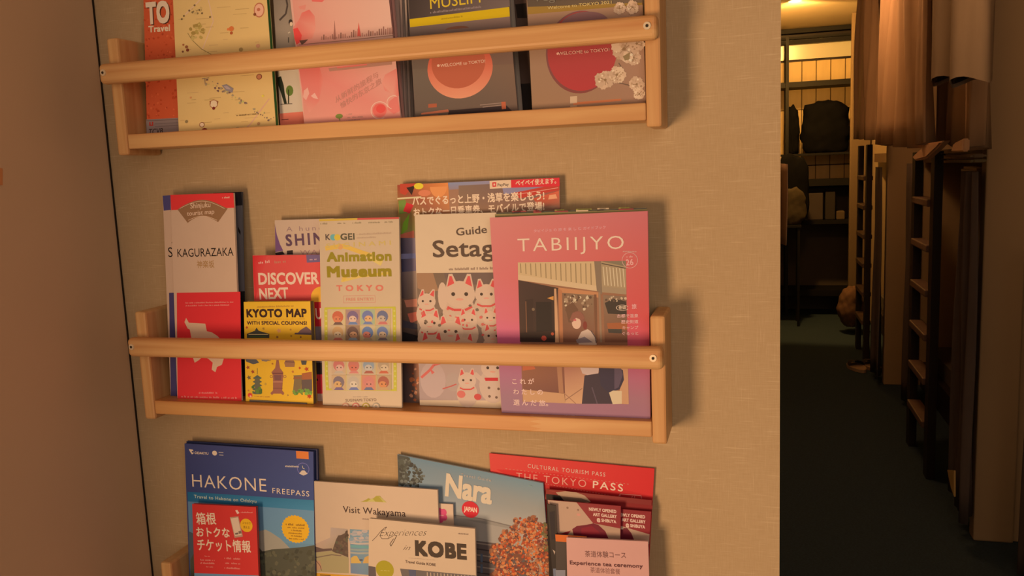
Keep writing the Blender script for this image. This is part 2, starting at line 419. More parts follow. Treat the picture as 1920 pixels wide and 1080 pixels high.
for (u, v, r_, c) in ((484, 86, 4, (190, 125, 85)), (452, 93, 4, (150, 110, 60)), (350, 88, 3, (130, 70, 40)), (352, 94, 3, (120, 50, 30)), (344, 84, 2, (150, 80, 45)), (343, 97, 2, (110, 60, 40)), (486, 144, 5, (170, 100, 65)), (493, 180, 2.4, (200, 165, 60)), (358, 183, 2, (190, 120, 70))): l.disc(u, v, r_, c, 9)
l.ring(486, 144, 5.4, 1.4, (120, 60, 40), 14)
l.disc(401, 195, 8, (214, 172, 120), 16); l.ring(401, 195, 8, 1.2, (150, 85, 50), 16); l.disc(401, 203, 3, (110, 35, 25), 8); l.poly([(393, 190), (396, 189), (395, 197)], (130, 70, 40)); l.poly([(407, 189), (410, 191), (407, 196)], (130, 70, 40))
for i in range(26):
    t = i/25; u = 385+t*125; v = 150+t*75+rd.uniform(-4, 4)
    if 15 < i < 18: continue
    l.blobs([(u-4, v-3), (u+4, v-3), (u+4, v+3), (u-4, v+3)], 2, (1, 3), [(125, 95, 75), (150, 120, 85), (105, 70, 60), (170, 150, 80)], 20+i)
l.poly([(416, 160), (425, 158), (438, 166), (436, 174), (424, 170)], (130, 108, 100)); l.poly([(420, 162), (426, 161), (434, 168), (425, 167)], (160, 130, 118))
l.line([(379, 148), (392, 146)], 1.4, (140, 105, 80)); l.line([(384, 148), (385, 158)], 1.4, (140, 105, 80))
l.disc(350, 228, 3, (130, 100, 60), 7); l.disc(379, 234, 5, (205, 160, 120), 10); l.ring(379, 234, 5, 1.1, (120, 60, 35), 12); l.disc(384, 243, 5, (125, 40, 30), 8, 3); l.disc(437, 243, 6, (90, 60, 45), 8, 2.6); l.disc(446, 241, 4, (150, 120, 80), 8, 3); l.disc(485, 232, 3, (160, 110, 70), 7)
l.greek((443, 218), (486, 214.5), 2.4, (120, 85, 48), 1, 4)
b.done()
b = Booklet('T', 'tree_leaflet', 'grey and white leaflet with a small green tree behind the pink guide', 'brochure', (508, -120), (600, -124), (630, 232), (526, 238), -.028, -.016, .0016, (172, 142, 112), .62, group=G)
l = b.layer('cover_print')
l.poly([(509, -60), (556, -60), (563, 126), (520, 130)], [(92, 72, 58), (96, 76, 60), (150, 122, 96), (140, 112, 88)])
l.line([(536, -6), (539, 10), (536, 26), (524, 38)], 3.5, (66, 50, 40)); l.disc(545, 42, 4, (48, 36, 28), 10, 6); l.disc(546, 45, 3, (200, 150, 115), 8, 4)
l.line([(540, 62), (544, 60)], 2, (170, 140, 110)); l.line([(541, 70), (541, 80)], 2.4, (80, 65, 50))
l.poly([(520, 145), (527, 143), (532, 160), (534, 176), (538, 194), (533, 195), (528, 178), (522, 160)], (30, 32, 20)); l.disc(543, 170, 7, (84, 92, 34), 12, 10); l.line([(541, 194), (541, 168)], 2.4, (48, 44, 22)); l.line([(526, 195.5), (548, 194.5)], 1.2, (70, 55, 40))
l.poly([(524, 213), (570, 209), (572, 236), (526, 239)], (188, 92, 68)); l.line([(528, 224.5), (541, 223.5)], 1.6, (110, 50, 40))
b.done()
for i, (tl, tr, br, bl, c, lab, y_) in enumerate((
    ((600, -120), (768, -132), (780, 219), (620, 232), (140, 108, 86), 'rearmost grey edged copy fanned out right of the pink guide', -.0075),
    ((600, -120), (757, -131), (770, 221), (620, 232), (168, 130, 104), 'grey edged copy second from the back right of the pink guide', -.0125),
    ((600, -120), (747, -130), (763, 222), (620, 232), (150, 112, 90), 'grey copy right behind the pale edged sheet beside the pink guide', -.0175),
    ((600, -120), (727, -129), (757.5, 223), (620, 232), (176, 112, 90), 'pale edged copy directly behind the pink guide', -.0225))):
    b = Booklet('T', 'guide_copy', lab, 'brochure', tl, tr, br, bl, y_-.004, y_, .0025, c, .7, edge=(150, 118, 94), group='copies behind the pink guide')
    l = b.layer('edge_print'); l.line([(tr[0]-4+(br[0]-tr[0])*.34, 0), (br[0]-4, br[1])], 1.6, tuple(int(x*.72) for x in c)); b.done()
b = Booklet('T', 'pink_city_guide', 'pink blossom city guide with a skyline drawing in the top rack', 'brochure', (531, -115), (711.5, -128), (751.6, 224), (571, 235), -.042, -.028, .0028, (205, 142, 116), .82, edge=(210, 160, 130), group=G)
PK = (206, 140, 116)
l = b.layer('watercolour_print')
l.poly([(545, -30), (725, -40), (741, 108), (561, 122)], [(205, 130, 105), (210, 150, 122), (205, 150, 122), (204, 118, 98)])
l.poly([(564, 122), (742, 110), (751, 222), (571, 234)], [(205, 110, 92), (210, 145, 118), (205, 120, 100), (204, 128, 104)])
def wash(poly, n, rr, cols, seed): l.blobs(poly, n, rr, cols, seed, 14)
l.poly([(549, 52), (560, 38), (566, 24), (580, 18), (590, 30), (592, 52), (586, 72), (566, 76), (552, 72)], [(208, 120, 98), (206, 110, 90), (208, 100, 82), (206, 92, 76), (208, 112, 92), (210, 128, 104), (208, 120, 96), (205, 96, 78), (204, 100, 84)])
l.poly([(550, 54), (558, 52), (566, 66), (564, 78), (556, 84), (552, 72)], (208, 62, 54))
l.poly([(583, -8), (612, -4), (604, 4), (585, 3)], (208, 92, 78)); l.poly([(560, 12), (574, 9), (572, 18), (562, 17)], (206, 118, 96))
l.poly([(560, 124), (598, 122), (606, 150), (598, 190), (580, 212), (568, 180)], [(206, 98, 84), (206, 96, 80), (206, 112, 92), (206, 110, 92), (208, 130, 106), (205, 110, 92)])
l.poly([(570, 170), (577, 164), (580, 175), (574, 188), (568, 182)], (214, 145, 120)); l.poly([(583, 180), (590, 174), (597, 186), (588, 184)], (216, 150, 126))
l.disc(712, 207, 13, (205, 84, 70), 22, 13, c2=(208, 96, 80)); l.disc(714, 204, 9, (205, 70, 60), 16, 8); l.ring(712, 207, 17, 1.4, (214, 160, 132), 24, 20, 300)
l.poly([(722, 140), (744, 128), (748, 180), (736, 176), (722, 170), (716, 156)], [(208, 118, 98), (208, 110, 92), (206, 98, 82), (208, 130, 106), (206, 108, 90), (210, 128, 104)])
l.poly([(730, 190), (745, 178), (750, 208), (738, 214), (727, 205)], (206, 104, 88)); l.ring(738, 192, 13, 1.2, (214, 165, 136), 20, 60, 250)
l = b.layer('skyline_drawing')
l.line([(561, 84), (646, 76), (740, 66)], 1.2, (150, 100, 78))
rd = random.Random(11)
for u in range(602, 738, 4):
    hgt = rd.uniform(3, 11); base = 75-(u-602)*.082
    if 655 < u < 672: hgt += 6
    if u > 708: hgt += 6
    l.poly([(u, base), (u+2.6, base-.2), (u+2.4, base-hgt), (u+.3, base-hgt)], rd.choice([(150, 95, 76), (132, 84, 66), (170, 108, 86)]))
l.poly([(625, 74), (630, 74), (627.6, 38)], (150, 92, 74)); l.poly([(670, 68), (677, 67.5), (672.4, 42)], (195, 78, 62))
l.poly([(561, 76), (578, 74), (572, 80), (566, 84)], (96, 62, 48)); l.poly([(656, 130), (735, 121), (735, 115), (650, 124), (616, 128), (618, 134)], (168, 112, 88)); l.line([(632, 127), (688, 121)], 2.2, (206, 96, 80))
for i in range(9): l.line([(634+i*7.6, 121-i*.9), (639+i*7.6, 114-i*.9)], 1, (150, 100, 78))
l = b.layer('slogan_lettering')
l.text('从新鲜的旅程与', (630, 194), (712, 144), 12, (178, 110, 88), .01, .2); l.text('愉快的东京之旅', (641, 204), (718, 156), 12, (178, 110, 88), .01, .2)
l.disc(636, 218, 7, (112, 112, 48), 12, 4.5); l.poly([(634, 219), (638, 219), (638, 228)], (112, 112, 48))
for i, (u1, c) in enumerate(((664, (180, 120, 98)), (681, (165, 110, 90)), (676, (165, 110, 90)))): l.greek((650, 216+i*5.5), (u1, 214.6+i*5.3), 2.4, c, 3, i)
b.done()
# grey guides at the right of the top rack
b = Booklet('T', 'black_brochure', 'black brochure edge showing between the two bowl guides', 'brochure', (880, -120), (985, -135), (997, 206), (890, 214), -.015, -.006, .003, (36, 26, 22), .85, group=G)
l = b.layer('cover_print'); l.poly([(955, -20), (988, -22), (994, 156), (965, 158)], (96, 66, 50)); l.poly([(966, 8), (986, 6), (988, 34), (970, 34)], (40, 26, 20)); b.done()
b = Booklet('T', 'guide_copy', 'grey copy sticking out behind the yellow banded bowl guide', 'brochure', (810, -120), (952, -130), (979.5, 208), (830, 220), -.028, -.014, .0022, (140, 112, 90), .85, edge=(150, 120, 96), group=G); 
l = b.layer('edge_print'); l.line([(958, -10), (975, 208)], 2, (150, 120, 94)); b.done()
b = Booklet('T', 'bowl_guide', 'grey guide with a yellow band and MUSLIM lettering above a red bowl', 'brochure', (757, -115), (940, -130), (971, 209.5), (779, 222), -.042, -.028, .0035, (112, 86, 70), .85, edge=(110, 84, 66), group=G)
l = b.layer('cover_print')
l.poly([(764, -40), (952, -52), (956, 12), (768, 36)], [(58, 44, 38), (92, 70, 60), (112, 86, 74), (66, 50, 42)])
l.poly([(768, 36), (955, 13), (956, 31), (769, 51)], (196, 150, 20))
l.poly([(769, 51), (956, 31), (963, 120), (774, 130)], [(112, 86, 72), (132, 98, 82), (118, 84, 66), (104, 82, 66)])
l.poly([(774, 130), (963, 120), (971, 209), (779, 221)], [(108, 86, 68), (122, 88, 66), (104, 76, 60), (96, 74, 60)])
l.disc(862, 128, 62, (190, 66, 46), 40, 57, c2=(214, 130, 92)); l.disc(859, 118, 51, (176, 84, 56), 36, 48)
l.disc(857, 54, 22, (118, 70, 50), 20, 5, 0, 180)
l.poly([(790, 212), (840, 205), (842, 210), (790, 215)], (176, 92, 62)); l.poly([(803, 195), (819, 194), (819, 201), (803, 202)], (160, 78, 50)); l.poly([(842, 207), (950, 198), (960, 208), (840, 215)], (52, 36, 34))
l.poly([(940, 191), (948, 190.6), (949, 204), (941, 205)], (176, 84, 52)); l.line([(900, 197), (940, 193)], 1.2, (150, 115, 95)); l.line([(905, 201), (940, 197)], 1.2, (150, 115, 95)); l.poly([(807, 216), (822, 215), (822, 219), (806, 220)], (150, 80, 56))
l = b.layer('title_lettering')
l.text('MUSLIM', (807, 17), (901, 4.5), 22, (206, 158, 38), .0); l.text('WELCOME', (790, -24), (930, -38), 20, (206, 158, 38), 0)
l.greek((807, 25.5), (903, 14.5), 4, (140, 110, 98), 3, 2); l.greek((827, 37), (868, 32), 3, (150, 112, 20), 3, 3)
l.text('WELCOME to TOKYO!', (826, 126), (910, 117), 5.6, (222, 165, 130), .01); l.disc(822, 123, 2.6, (222, 165, 130), 8)
b.done()
b = Booklet('T', 'blossom_bowl_guide', 'brown guide with a red ball and white blossoms at the right of the top rack', 'brochure', (981, -130), (1199, -146), (1211, 194), (998, 207), -.044, -.03, .0035, (158, 112, 78), .85, edge=(205, 170, 140), group=G)
l = b.layer('cover_print')
l.poly([(986, -30), (1203, -44), (1204, 5), (989, 13)], [(86, 66, 50), (104, 80, 60), (112, 84, 60), (92, 70, 52)])
l.poly([(989, 13), (1204, 5), (1205, 12), (990, 27)], (150, 106, 44))
l.poly([(990, 27), (1205, 9), (1211, 194), (998, 207)], [(158, 112, 82), (166, 116, 84), (152, 104, 76), (148, 104, 72)])
l.disc(1088, 98, 66, (126, 78, 72), 40, 78, c2=(126, 62, 52)); l.disc(1091, 96, 66, (158, 64, 54), 44, 75, c2=(170, 54, 50)); l.disc(1096, 46, 46, (130, 84, 76), 28, 24, 0, 180)
l.poly([(1075, 192), (1165, 185), (1165, 189), (1075, 197)], (182, 98, 58)); l.poly([(1069, 181), (1082, 180), (1082, 193), (1069, 194)], (192, 148, 110)); l.poly([(1069, 198), (1082, 197), (1081, 203), (1070, 203)], (180, 130, 92))
def blossom(u, v, r, sd):
    rr = random.Random(sd)
    for i in range(7):
        a = i*math.tau/7+rr.uniform(-.2, .2); q = r*rr.uniform(.45, .62)
        l.star(u+q*math.cos(a), v+q*math.sin(a), r*rr.uniform(.42, .55), rr.choice([(206, 160, 120), (188, 142, 106), (198, 150, 112)]), 8, .82)
    for i in range(16): l.disc(u+rr.uniform(-.7, .7)*r, v+rr.uniform(-.7, .7)*r, r*rr.uniform(.06, .16), rr.choice([(176, 130, 94), (216, 174, 134), (182, 136, 98), (160, 116, 80)]), 5)
    for i in range(4): a = rr.uniform(0, 6); l.line([(u, v), (u+r*.5*math.cos(a), v+r*.5*math.sin(a))], 1, (150, 108, 74))
    l.disc(u, v, r*.14, (140, 100, 64), 8)
l.line([(1135, 148), (1160, 155), (1180, 160), (1202, 156)], 2, (110, 78, 58)); l.line([(1160, 118), (1168, 130), (1150, 142)], 2, (110, 78, 58))
blossom(1170, 92, 24, 1); blossom(1194, 82, 16, 2); blossom(1188, 108, 15, 3); blossom(1135, 150, 19, 4); blossom(1157, 140, 17, 5); blossom(1194, 158, 15, 6); blossom(1199, 176, 12, 7); blossom(1162, 16, 12, 8); blossom(1186, 14, 13, 9); blossom(1176, 108, 12, 10)
l.poly([(1168, 106), (1182, 98), (1180, 112), (1172, 114)], (138, 106, 66)); l.disc(1184, 103, 3, (212, 180, 140), 7); l.disc(1182, 113, 3, (212, 180, 140), 7)
l = b.layer('title_lettering'); l.text('Vegetarian', (1000, 4), (1118, -6), 15, (120, 100, 78), 0)
l.text('Welcome to TOKYO 2021', (1027, 18), (1147, 7), 5.5, (204, 160, 92), .012)
l.text('WELCOME to TOKYO!', (1047, 104), (1143, 96), 6, (222, 148, 118), .01); l.disc(1046, 101, 2.4, (222, 148, 118), 8)
b.done()

# ---------------------------------------------------------------- MIDDLE RACK
G = 'brochures in the middle rack'
kk = .68
b = Booklet('M', 'shinjuku_map_copy', 'blue and dark edged map copy fanned out right of the Kagurazaka map', 'brochure', (330, 366), (453, 359.5), (460, 755), (345, 765), -.022, -.009, .003, (92, 78, 70), kk, edge=(60, 50, 44), group=G)
l = b.layer('cover_print'); l.poly([(400, 362), (453, 359.5), (454.5, 385), (402, 388)], (34, 28, 28)); l.poly([(402, 388), (454.5, 385), (459, 548), (410, 548)], (92, 78, 72)); l.poly([(410, 548), (459, 546), (460, 756), (420, 760)], (30, 24, 22)); l.poly([(446, 424), (451, 434), (451, 441), (447, 434)], (24, 18, 16)); b.done()
b = Booklet('M', 'shinjuku_map_copy', 'blue edged map copy showing a black letter left of the Kagurazaka map', 'brochure', (305, 367), (420, 362), (435, 757), (320.5, 757), -.033, -.0165, .0016, (176, 132, 100), kk, group=G)
l = b.layer('cover_print')
l.poly([(305, 367), (320, 366), (321, 393.5), (307, 395)], (66, 54, 82)); l.poly([(320, 366), (420, 362), (421, 390), (321, 393.5)], (176, 38, 34)); l.poly([(317, 549), (334, 548.6), (336, 757), (320.5, 757)], (60, 48, 74))
l.poly([(320, 395), (322.5, 395), (321.5, 400)], (60, 40, 35))
l = b.layer('title_lettering'); l.text('SHINJUKU', (316, 482), (410, 478), 18.5, (28, 18, 14), .0)
l.poly([(325, 444), (325, 455), (321.5, 456)], (30, 20, 16)); l.poly([(328, 491), (329, 500), (326, 496)], (30, 20, 16)); l.poly([(325, 503), (329, 505), (328.5, 510)], (30, 20, 16)); b.done()
b = Booklet('M', 'shinjuku_map', 'tall red and white Kagurazaka tourist map at the left of the middle rack', 'brochure', (319.5, 365.5), (437.5, 361.5), (453, 757), (333, 757), -.043, -.0205, .003, (178, 134, 102), kk, group=G)
l = b.layer('cover_print')
l.poly([(319.5, 365.5), (437.5, 361.5), (439.5, 389.5), (321, 394)], (196, 44, 40)); l.poly([(331.5, 549), (450.7, 547), (453, 757), (333, 757)], (190, 38, 38))
pts = [(333, 393)]+[(334+ (425-334)*i/12, 391-16.5*math.sin(math.pi*i/12)) for i in range(1, 12)]+[(427, 391), (409, 416.5)]+[(409-57*i/8, 416.5-11*math.sin(math.pi*i/8)) for i in range(1, 8)]+[(352, 418)]
l.poly(pts, (128, 84, 52))
l.line([(337+(421-337)*i/12, 391-14*math.sin(math.pi*i/12)) for i in range(13)], .8, (196, 148, 112)); l.line([(353+54*i/8, 413-8*math.sin(math.pi*i/8)) for i in range(9)], .8, (196, 148, 112))
l.poly([(346, 604), (349, 596), (354, 605), (385, 607), (388, 621), (397, 623), (408, 630), (417, 640), (421, 668), (416, 684), (407, 688), (404, 698), (397, 693), (399, 680), (391, 673), (381, 668), (372, 676), (365, 680), (361, 668), (360, 640), (356, 618), (352, 616)], (184, 140, 104))
l = b.layer('title_lettering')
l.text('Shinjuku', (357, 391), (395, 388), 10, (200, 152, 118), .004, .1); l.text('tourist map', (351, 404.5), (402, 400.5), 8.5, (200, 152, 118), .004, .1); l.greek((417, 372), (431, 371.5), 3, (216, 150, 120), 1, 2)
l.text('KAGURAZAKA', (333, 482), (438, 479.5), 15.5, (28, 18, 14), .0); l.text('神楽坂', (369.5, 503), (402, 502.5), 13, (150, 102, 58), .012)
l.greek((348, 569), (438, 567.5), 2.4, (214, 110, 92), 3, 5); l.greek((348, 574.5), (430, 573), 2.4, (214, 110, 92), 3, 6); l.greek((373, 738), (408, 738), 3, (210, 110, 95), 2, 6); l.greek((340, 745), (445, 748), 3.4, (214, 110, 92), 2, 7)
b.done()
b = Booklet('M', 'walk_brochure', 'white SHIN walk brochure with a purple wedge behind the red DISCOVER booklet', 'brochure', (515, 413), (640, 409), (655, 768), (524, 765), -.0225, -.009, .002, (190, 148, 116), .86, group=G)
l = b.layer('cover_print'); l.poly([(515.5, 420), (519, 440), (525, 458), (531, 470), (516.5, 473)], (108, 66, 96)); l.poly([(516, 474), (530, 471), (534, 477), (517, 479)], (40, 30, 32)); l.poly([(538, 470), (549, 469), (549.5, 477), (538, 477)], (50, 38, 34))
l = b.layer('title_lettering'); l.text('A hundred', (537, 434), (640, 430), 9, (150, 110, 98), .0, 0, 1.4); l.text('SHINJUKU', (536.5, 461), (690, 452), 21, (92, 60, 70), .03, 0, 1.25); l.text('WALK', (563, 478), (620, 476), 9, (160, 112, 100), 0, 0, 1.2); b.done()
b = Booklet('M', 'discover_booklet', 'red DISCOVER NEXT booklet behind the yellow Kyoto map', 'brochure', (473.5, 479), (640, 477), (650, 768), (484, 762), -.031, -.017, .003, (206, 66, 58), .86, group=G)
l = b.layer('cover_print'); l.poly([(473.5, 480), (500, 479), (490, 520), (478, 565)], [(196, 30, 34), (206, 60, 54), (208, 66, 58), (198, 40, 40)]); l.poly([(574, 478), (600, 477.5), (600, 491), (575.5, 492.5)], (110, 82, 104)); l.greek((579, 488), (594, 487.3), 2.6, (200, 150, 140), 1, 1)
l.disc(604, 558, 21, (226, 150, 44), 24); l.poly([(588, 566), (640, 566), (641, 612), (590, 612)], (178, 30, 36)); l.poly([(590, 612), (641, 612), (643, 680), (592, 680)], (120, 96, 92)); l.poly([(592, 680), (643, 680), (644, 702), (593, 702)], (48, 32, 32)); l.poly([(593, 702), (644, 702), (645, 738), (594, 738)], (192, 40, 46)); l.poly([(594, 738), (645, 738), (646, 766), (595, 766)], (180, 136, 112)); l.disc(594, 712, 2.6, (30, 20, 20), 6); l.line([(594, 640), (600, 640)], 3, (60, 60, 72)); l.line([(597, 645), (602, 645)], 3, (60, 60, 72))
l = b.layer('title_lettering'); l.greek((485, 495), (507, 492.5), 5, (222, 150, 126), 2, 4); l.greek((515, 494), (537, 492), 5, (190, 110, 80), 2, 5)
l.text('DISCOVER', (485, 533), (598.5, 532), 21, (226, 172, 140), .03, 0, .95); l.text('NEXT', (487, 561), (541.5, 559), 20, (226, 172, 140), .03, 0, .95); l.text('UENO', (592.5, 598), (640, 597), 20, (226, 172, 150), .02); b.done()
b = Booklet('M', 'kyoto_map', 'small thick yellow Kyoto map booklet standing in the middle rack', 'brochure', (457, 566), (581.7, 565), (588, 765), (461, 762), -.0445, -.0305, .0085, (214, 152, 34), .86, edge=(120, 92, 62), group=G)
l = b.layer('title_lettering'); l.greek((482, 577), (551, 575), 3.2, (170, 110, 40), 3, 3)
l.text('KYOTO MAP', (462.5, 594.5), (575.5, 594), 14.5, (52, 26, 22), .045); l.greek((466, 599.5), (572, 599), 2, (190, 130, 40), 3, 5); l.text('WITH SPECIAL COUPONS!', (463, 608.5), (575.5, 609), 6.3, (70, 36, 30), .04)
l = b.layer('sights_drawing')
DK = (66, 52, 44)
l.poly([(463, 626), (478, 620), (481, 614), (485, 620), (505, 626), (505, 634), (463, 634)], (62, 58, 48)); l.line([(466, 627), (503, 627)], 1.6, (200, 170, 110)); l.line([(468, 631), (498, 631)], 2, (60, 82, 44))
l.poly([(557, 626), (563, 619), (574, 612), (584, 620), (584, 627)], (112, 78, 74)); l.poly([(553, 624), (584, 624), (584, 628), (552, 627)], (84, 62, 66))
for (u, v, r_, c) in ((463, 614, 3, (170, 60, 30)), (494, 616, 3, (160, 110, 40)), (523, 620, 5, (200, 130, 80)), (545, 618, 2.4, (180, 110, 44)), (546, 630, 2.4, (150, 100, 40)), (520, 632, 3, (130, 80, 50)), (564, 632, 2.4, (130, 76, 40)), (465, 689, 4, (150, 66, 34)), (474, 697, 4, (150, 60, 34)), (467, 708, 4.6, (112, 84, 50)), (511, 682, 2.4, (160, 90, 40)), (549, 697, 3, (180, 100, 44)), (562, 690, 3, (180, 70, 30)), (575, 692, 5, (170, 60, 30)), (498, 720, 3, (180, 130, 50)), (466, 732, 2.4, (180, 110, 50)), (540, 741, 2, (160, 110, 50))): l.star(u, v, r_, c, 5, .5)
l.poly([(459, 672), (480, 673), (486, 680), (475, 683), (462, 678)], (80, 74, 70)); l.poly([(489, 670), (505, 670), (507, 674), (500, 678), (491, 677)], (132, 104, 84)); l.ring(505, 674, 3, 1, (110, 84, 70), 10)
l.poly([(519, 672), (522, 672), (525, 690), (531, 698), (531, 704), (529, 732), (533, 737), (531, 741), (527, 738), (513, 738), (510, 741), (507, 737), (512, 732), (512, 704), (509, 698), (516, 690)], (146, 84, 62))
l.line([(511, 700), (531, 700)], 2.2, (110, 58, 50)); l.line([(512, 716), (530, 716)], 1, (200, 130, 90)); l.line([(512, 728), (530, 728)], 1, (110, 60, 50)); l.poly([(514, 703), (528, 703), (527, 713), (515, 713)], (118, 70, 62)); l.ring(509, 706, 3, 1, (146, 84, 62), 8); l.ring(534, 706, 3, 1, (146, 84, 62), 8)
l.poly([(536, 675), (550, 675), (553, 680), (552, 688), (535, 688), (533, 680)], (148, 96, 64)); l.line([(535, 678), (552, 679)], 1.4, (100, 62, 54)); l.poly([(540, 668), (546, 668), (547, 675), (539, 675)], (120, 80, 56))
l.poly([(564, 675), (570, 668), (576, 672), (574, 684), (566, 684)], (72, 66, 60))
l.line([(482.5, 690), (482.5, 702)], .9, (80, 70, 50))
for i in range(5): l.poly([(474+i*.2-i*.6, 709+i*7), (482.5, 703+i*7), (491-i*.2+i*.6, 709+i*7), (487, 711+i*7), (478, 711+i*7)], (84, 84, 66))
l.poly([(478, 709), (487, 709), (488, 738), (478, 738)], (96, 86, 64)); l.blobs([(474, 724), (492, 726), (490, 738), (474, 736)], 12, (2, 4), [(92, 112, 44), (76, 94, 40)], 2)
l.poly([(552, 708), (550, 704), (566, 703), (566, 712), (564, 736), (549, 738)], (122, 94, 60)); l.poly([(566, 700), (584.5, 697), (585, 711), (566, 712)], (160, 84, 46)); l.poly([(566, 712), (585, 711), (585.5, 733), (565, 736)], (96, 72, 62)); l.poly([(551, 706), (567, 706), (567, 710), (550, 711)], (140, 84, 52))
l.blobs([(546, 730), (570, 730), (568, 739), (546, 739)], 12, (2, 4), [(110, 132, 50), (90, 112, 46)], 3); l.blobs([(572, 731), (585, 730), (585, 739), (570, 739)], 12, (2, 4.6), [(124, 150, 52), (104, 130, 50)], 4); l.star(580, 743, 5, (176, 56, 28), 6, .5)
l.disc(469, 741, 4.4, (206, 60, 44), 12); l.disc(470, 743, 2, (226, 150, 120), 8); l.greek((477, 744), (507, 745), 1.8, (180, 110, 50), 2, 8)
l.poly([(468, 749), (576, 755), (576, 763), (468, 757)], (74, 58, 50)); l.line([(469, 750.6), (575, 756.6)], 1, (130, 106, 80)); l.line([(469, 753), (575, 759)], 1.1, (112, 92, 72))
b.done()
b = Booklet('M', 'museum_leaflet', 'white animation museum leaflet with a grid of small faces', 'brochure', (598.5, 411), (748, 407), (753.5, 771), (605.5, 767), -.046, -.0315, .003, (208, 165, 124), 1.1, group=G)
l = b.layer('cover_print')
l.poly([(598.5, 411), (670, 409), (670, 412.5), (598.6, 415)], (212, 160, 60)); l.poly([(670, 409), (748, 407), (748, 410.5), (670, 412.5)], (206, 78, 66))
l.line([(610, 466), (624, 464), (640, 461), (655, 465), (680, 474), (700, 480)], 8, (228, 170, 72)); l.line([(640, 527), (676, 518), (730, 512)], 5, (226, 176, 84)); l.poly([(640, 520), (652, 520), (644, 528)], (226, 170, 70)); l.line([(688, 478), (702, 486), (716, 494)], 10, (228, 182, 96)); l.disc(638, 463, 5, (226, 150, 84), 12)
l.disc(625, 445, 6, (112, 162, 150), 14); l.disc(632.5, 445, 6, (222, 176, 60), 14)
l.ring(679, 561, 30, .8, (210, 120, 95), 4, 0, 1)
for a_, b_ in (((644, 555), (703, 554)), ((703, 554), (704, 567)), ((704, 567), (644, 568)), ((644, 568), (644, 555))): l.line([a_, b_], .7, (214, 130, 104))
l = b.layer('title_lettering')
for i in range(5): l.greek((601+i*30, 421-i*.8), (601+i*30+(17 if i < 3 else 22 if i == 3 else 16), 420.6-i*.8), 3.2, (150, 120, 84), 1, i)
l.text('K', (610.5, 450), (619.5, 449.8), 11, (96, 74, 62), .02); l.text('GEI', (638.5, 449.5), (665, 449), 11.5, (92, 78, 56), .03)
l.greek((669, 441), (734, 438), 3.2, (190, 145, 110), 3, 2); l.greek((669, 447.5), (705, 446), 3.2, (190, 145, 110), 1, 3)
l.text('S U G I N A M I', (612, 465), (733, 459), 8, (212, 168, 90), .015)
l.text('Animation', (613, 490), (734.5, 488), 16.5, (156, 126, 30), .05); l.text('Museum', (613.5, 519), (734.5, 517), 19, (156, 124, 26), .055)
l.text('T O K Y O', (631, 545.5), (719, 545), 10.5, (222, 112, 86), .035); l.text('FREE ENTRY!', (649, 564), (700, 563.4), 5.5, (214, 128, 98), .02)
l.text('SUGINAMI TOKYO', (648, 753), (706, 752), 5, (150, 112, 84), .02); l.greek((662, 745), (690, 745), 2.4, (190, 150, 118), 1, 5)
l = b.layer('picture_grid')
OL = (204, 178, 56)
l.line([(611, 578), (612, 700), (614, 730)], 6.5, OL); l.line([(739, 576.5), (741, 700), (741, 730)], 6.5, OL); l.line([(609, 578), (741.5, 576.5)], 3.4, OL); l.line([(611, 730), (744, 731.5)], 3.4, OL)
for i in range(16):
    if 6 <= i <= 8: continue
    v = 583+i*9.4; l.disc(611.5+i*.13, v, 2, (216, 190, 96), 6); l.disc(739.4+i*.12, v, 2, (216, 190, 96), 6)
cells = [(620, 581), (648, 580.5), (676, 580), (704, 580), (620, 610), (648, 610), (676, 610), (704, 610), (622, 672), (650, 672), (678, 672), (706, 672), (622, 703), (650, 703), (678, 703), (706, 703)]
bg = [(212, 172, 122), (176, 130, 112), (172, 168, 126), (206, 160, 116), (208, 166, 122), (160, 120, 92), (206, 170, 124), (190, 166, 126), (206, 160, 120), (210, 168, 126), (196, 164, 130), (206, 160, 116), (206, 158, 112), (206, 168, 128), (214, 130, 96), (196, 150, 106)]
hair = [(206, 98, 66), (128, 98, 118), (120, 116, 146), (112, 106, 122), (206, 150, 96), (116, 82, 70), (110, 122, 150), (118, 122, 150), (206, 110, 96), (206, 112, 92), (150, 150, 150), (186, 148, 112), (132, 106, 104), (196, 164, 134), (214, 122, 104), (176, 92, 70)]
face = [(220, 120, 80), (222, 172, 140), (226, 160, 104), (196, 160, 132), (224, 178, 134), (206, 142, 100), (214, 120, 96), (216, 170, 130), (222, 160, 132), (214, 110, 84), (200, 174, 150), (218, 176, 134), (220, 158, 96), (222, 186, 150), (218, 128, 108), (220, 132, 78)]
for i, (u, v) in enumerate(cells):
    l.rect(u, v, u+27, v+28.5, bg[i]); cx, cy = u+13.5, v+14
    l.disc(cx, cy-1, 10.5, hair[i], 14, 11); l.disc(cx+(i % 3-1)*1.5, cy+4, 7.4, face[i], 12, 6.6); l.poly([(cx-9, v+28), (cx-5, cy+9), (cx+6, cy+9), (cx+10, v+28)], hair[(i+5) % 16])
    l.disc(cx-3, cy+3, 1, (60, 44, 40), 6, 1.5); l.disc(cx+4, cy+3, 1, (60, 44, 40), 6, 1.5)
    l.line([(u+27.5, v-1), (u+27.5, v+29)], 1, (214, 176, 90))
for i, c in enumerate(((206, 132, 100), (210, 108, 90), (184, 146, 56), (180, 150, 120))): l.disc(648.5+i*19, 762, 7, c, 16); l.disc(648.5+i*19, 762, 5, (222, 176, 136), 14); l.disc(648.5+i*19, 762, 3, c, 8); l.disc(648.5+i*19, 768, 6, (110, 84, 66), 10, 2)
b.done()
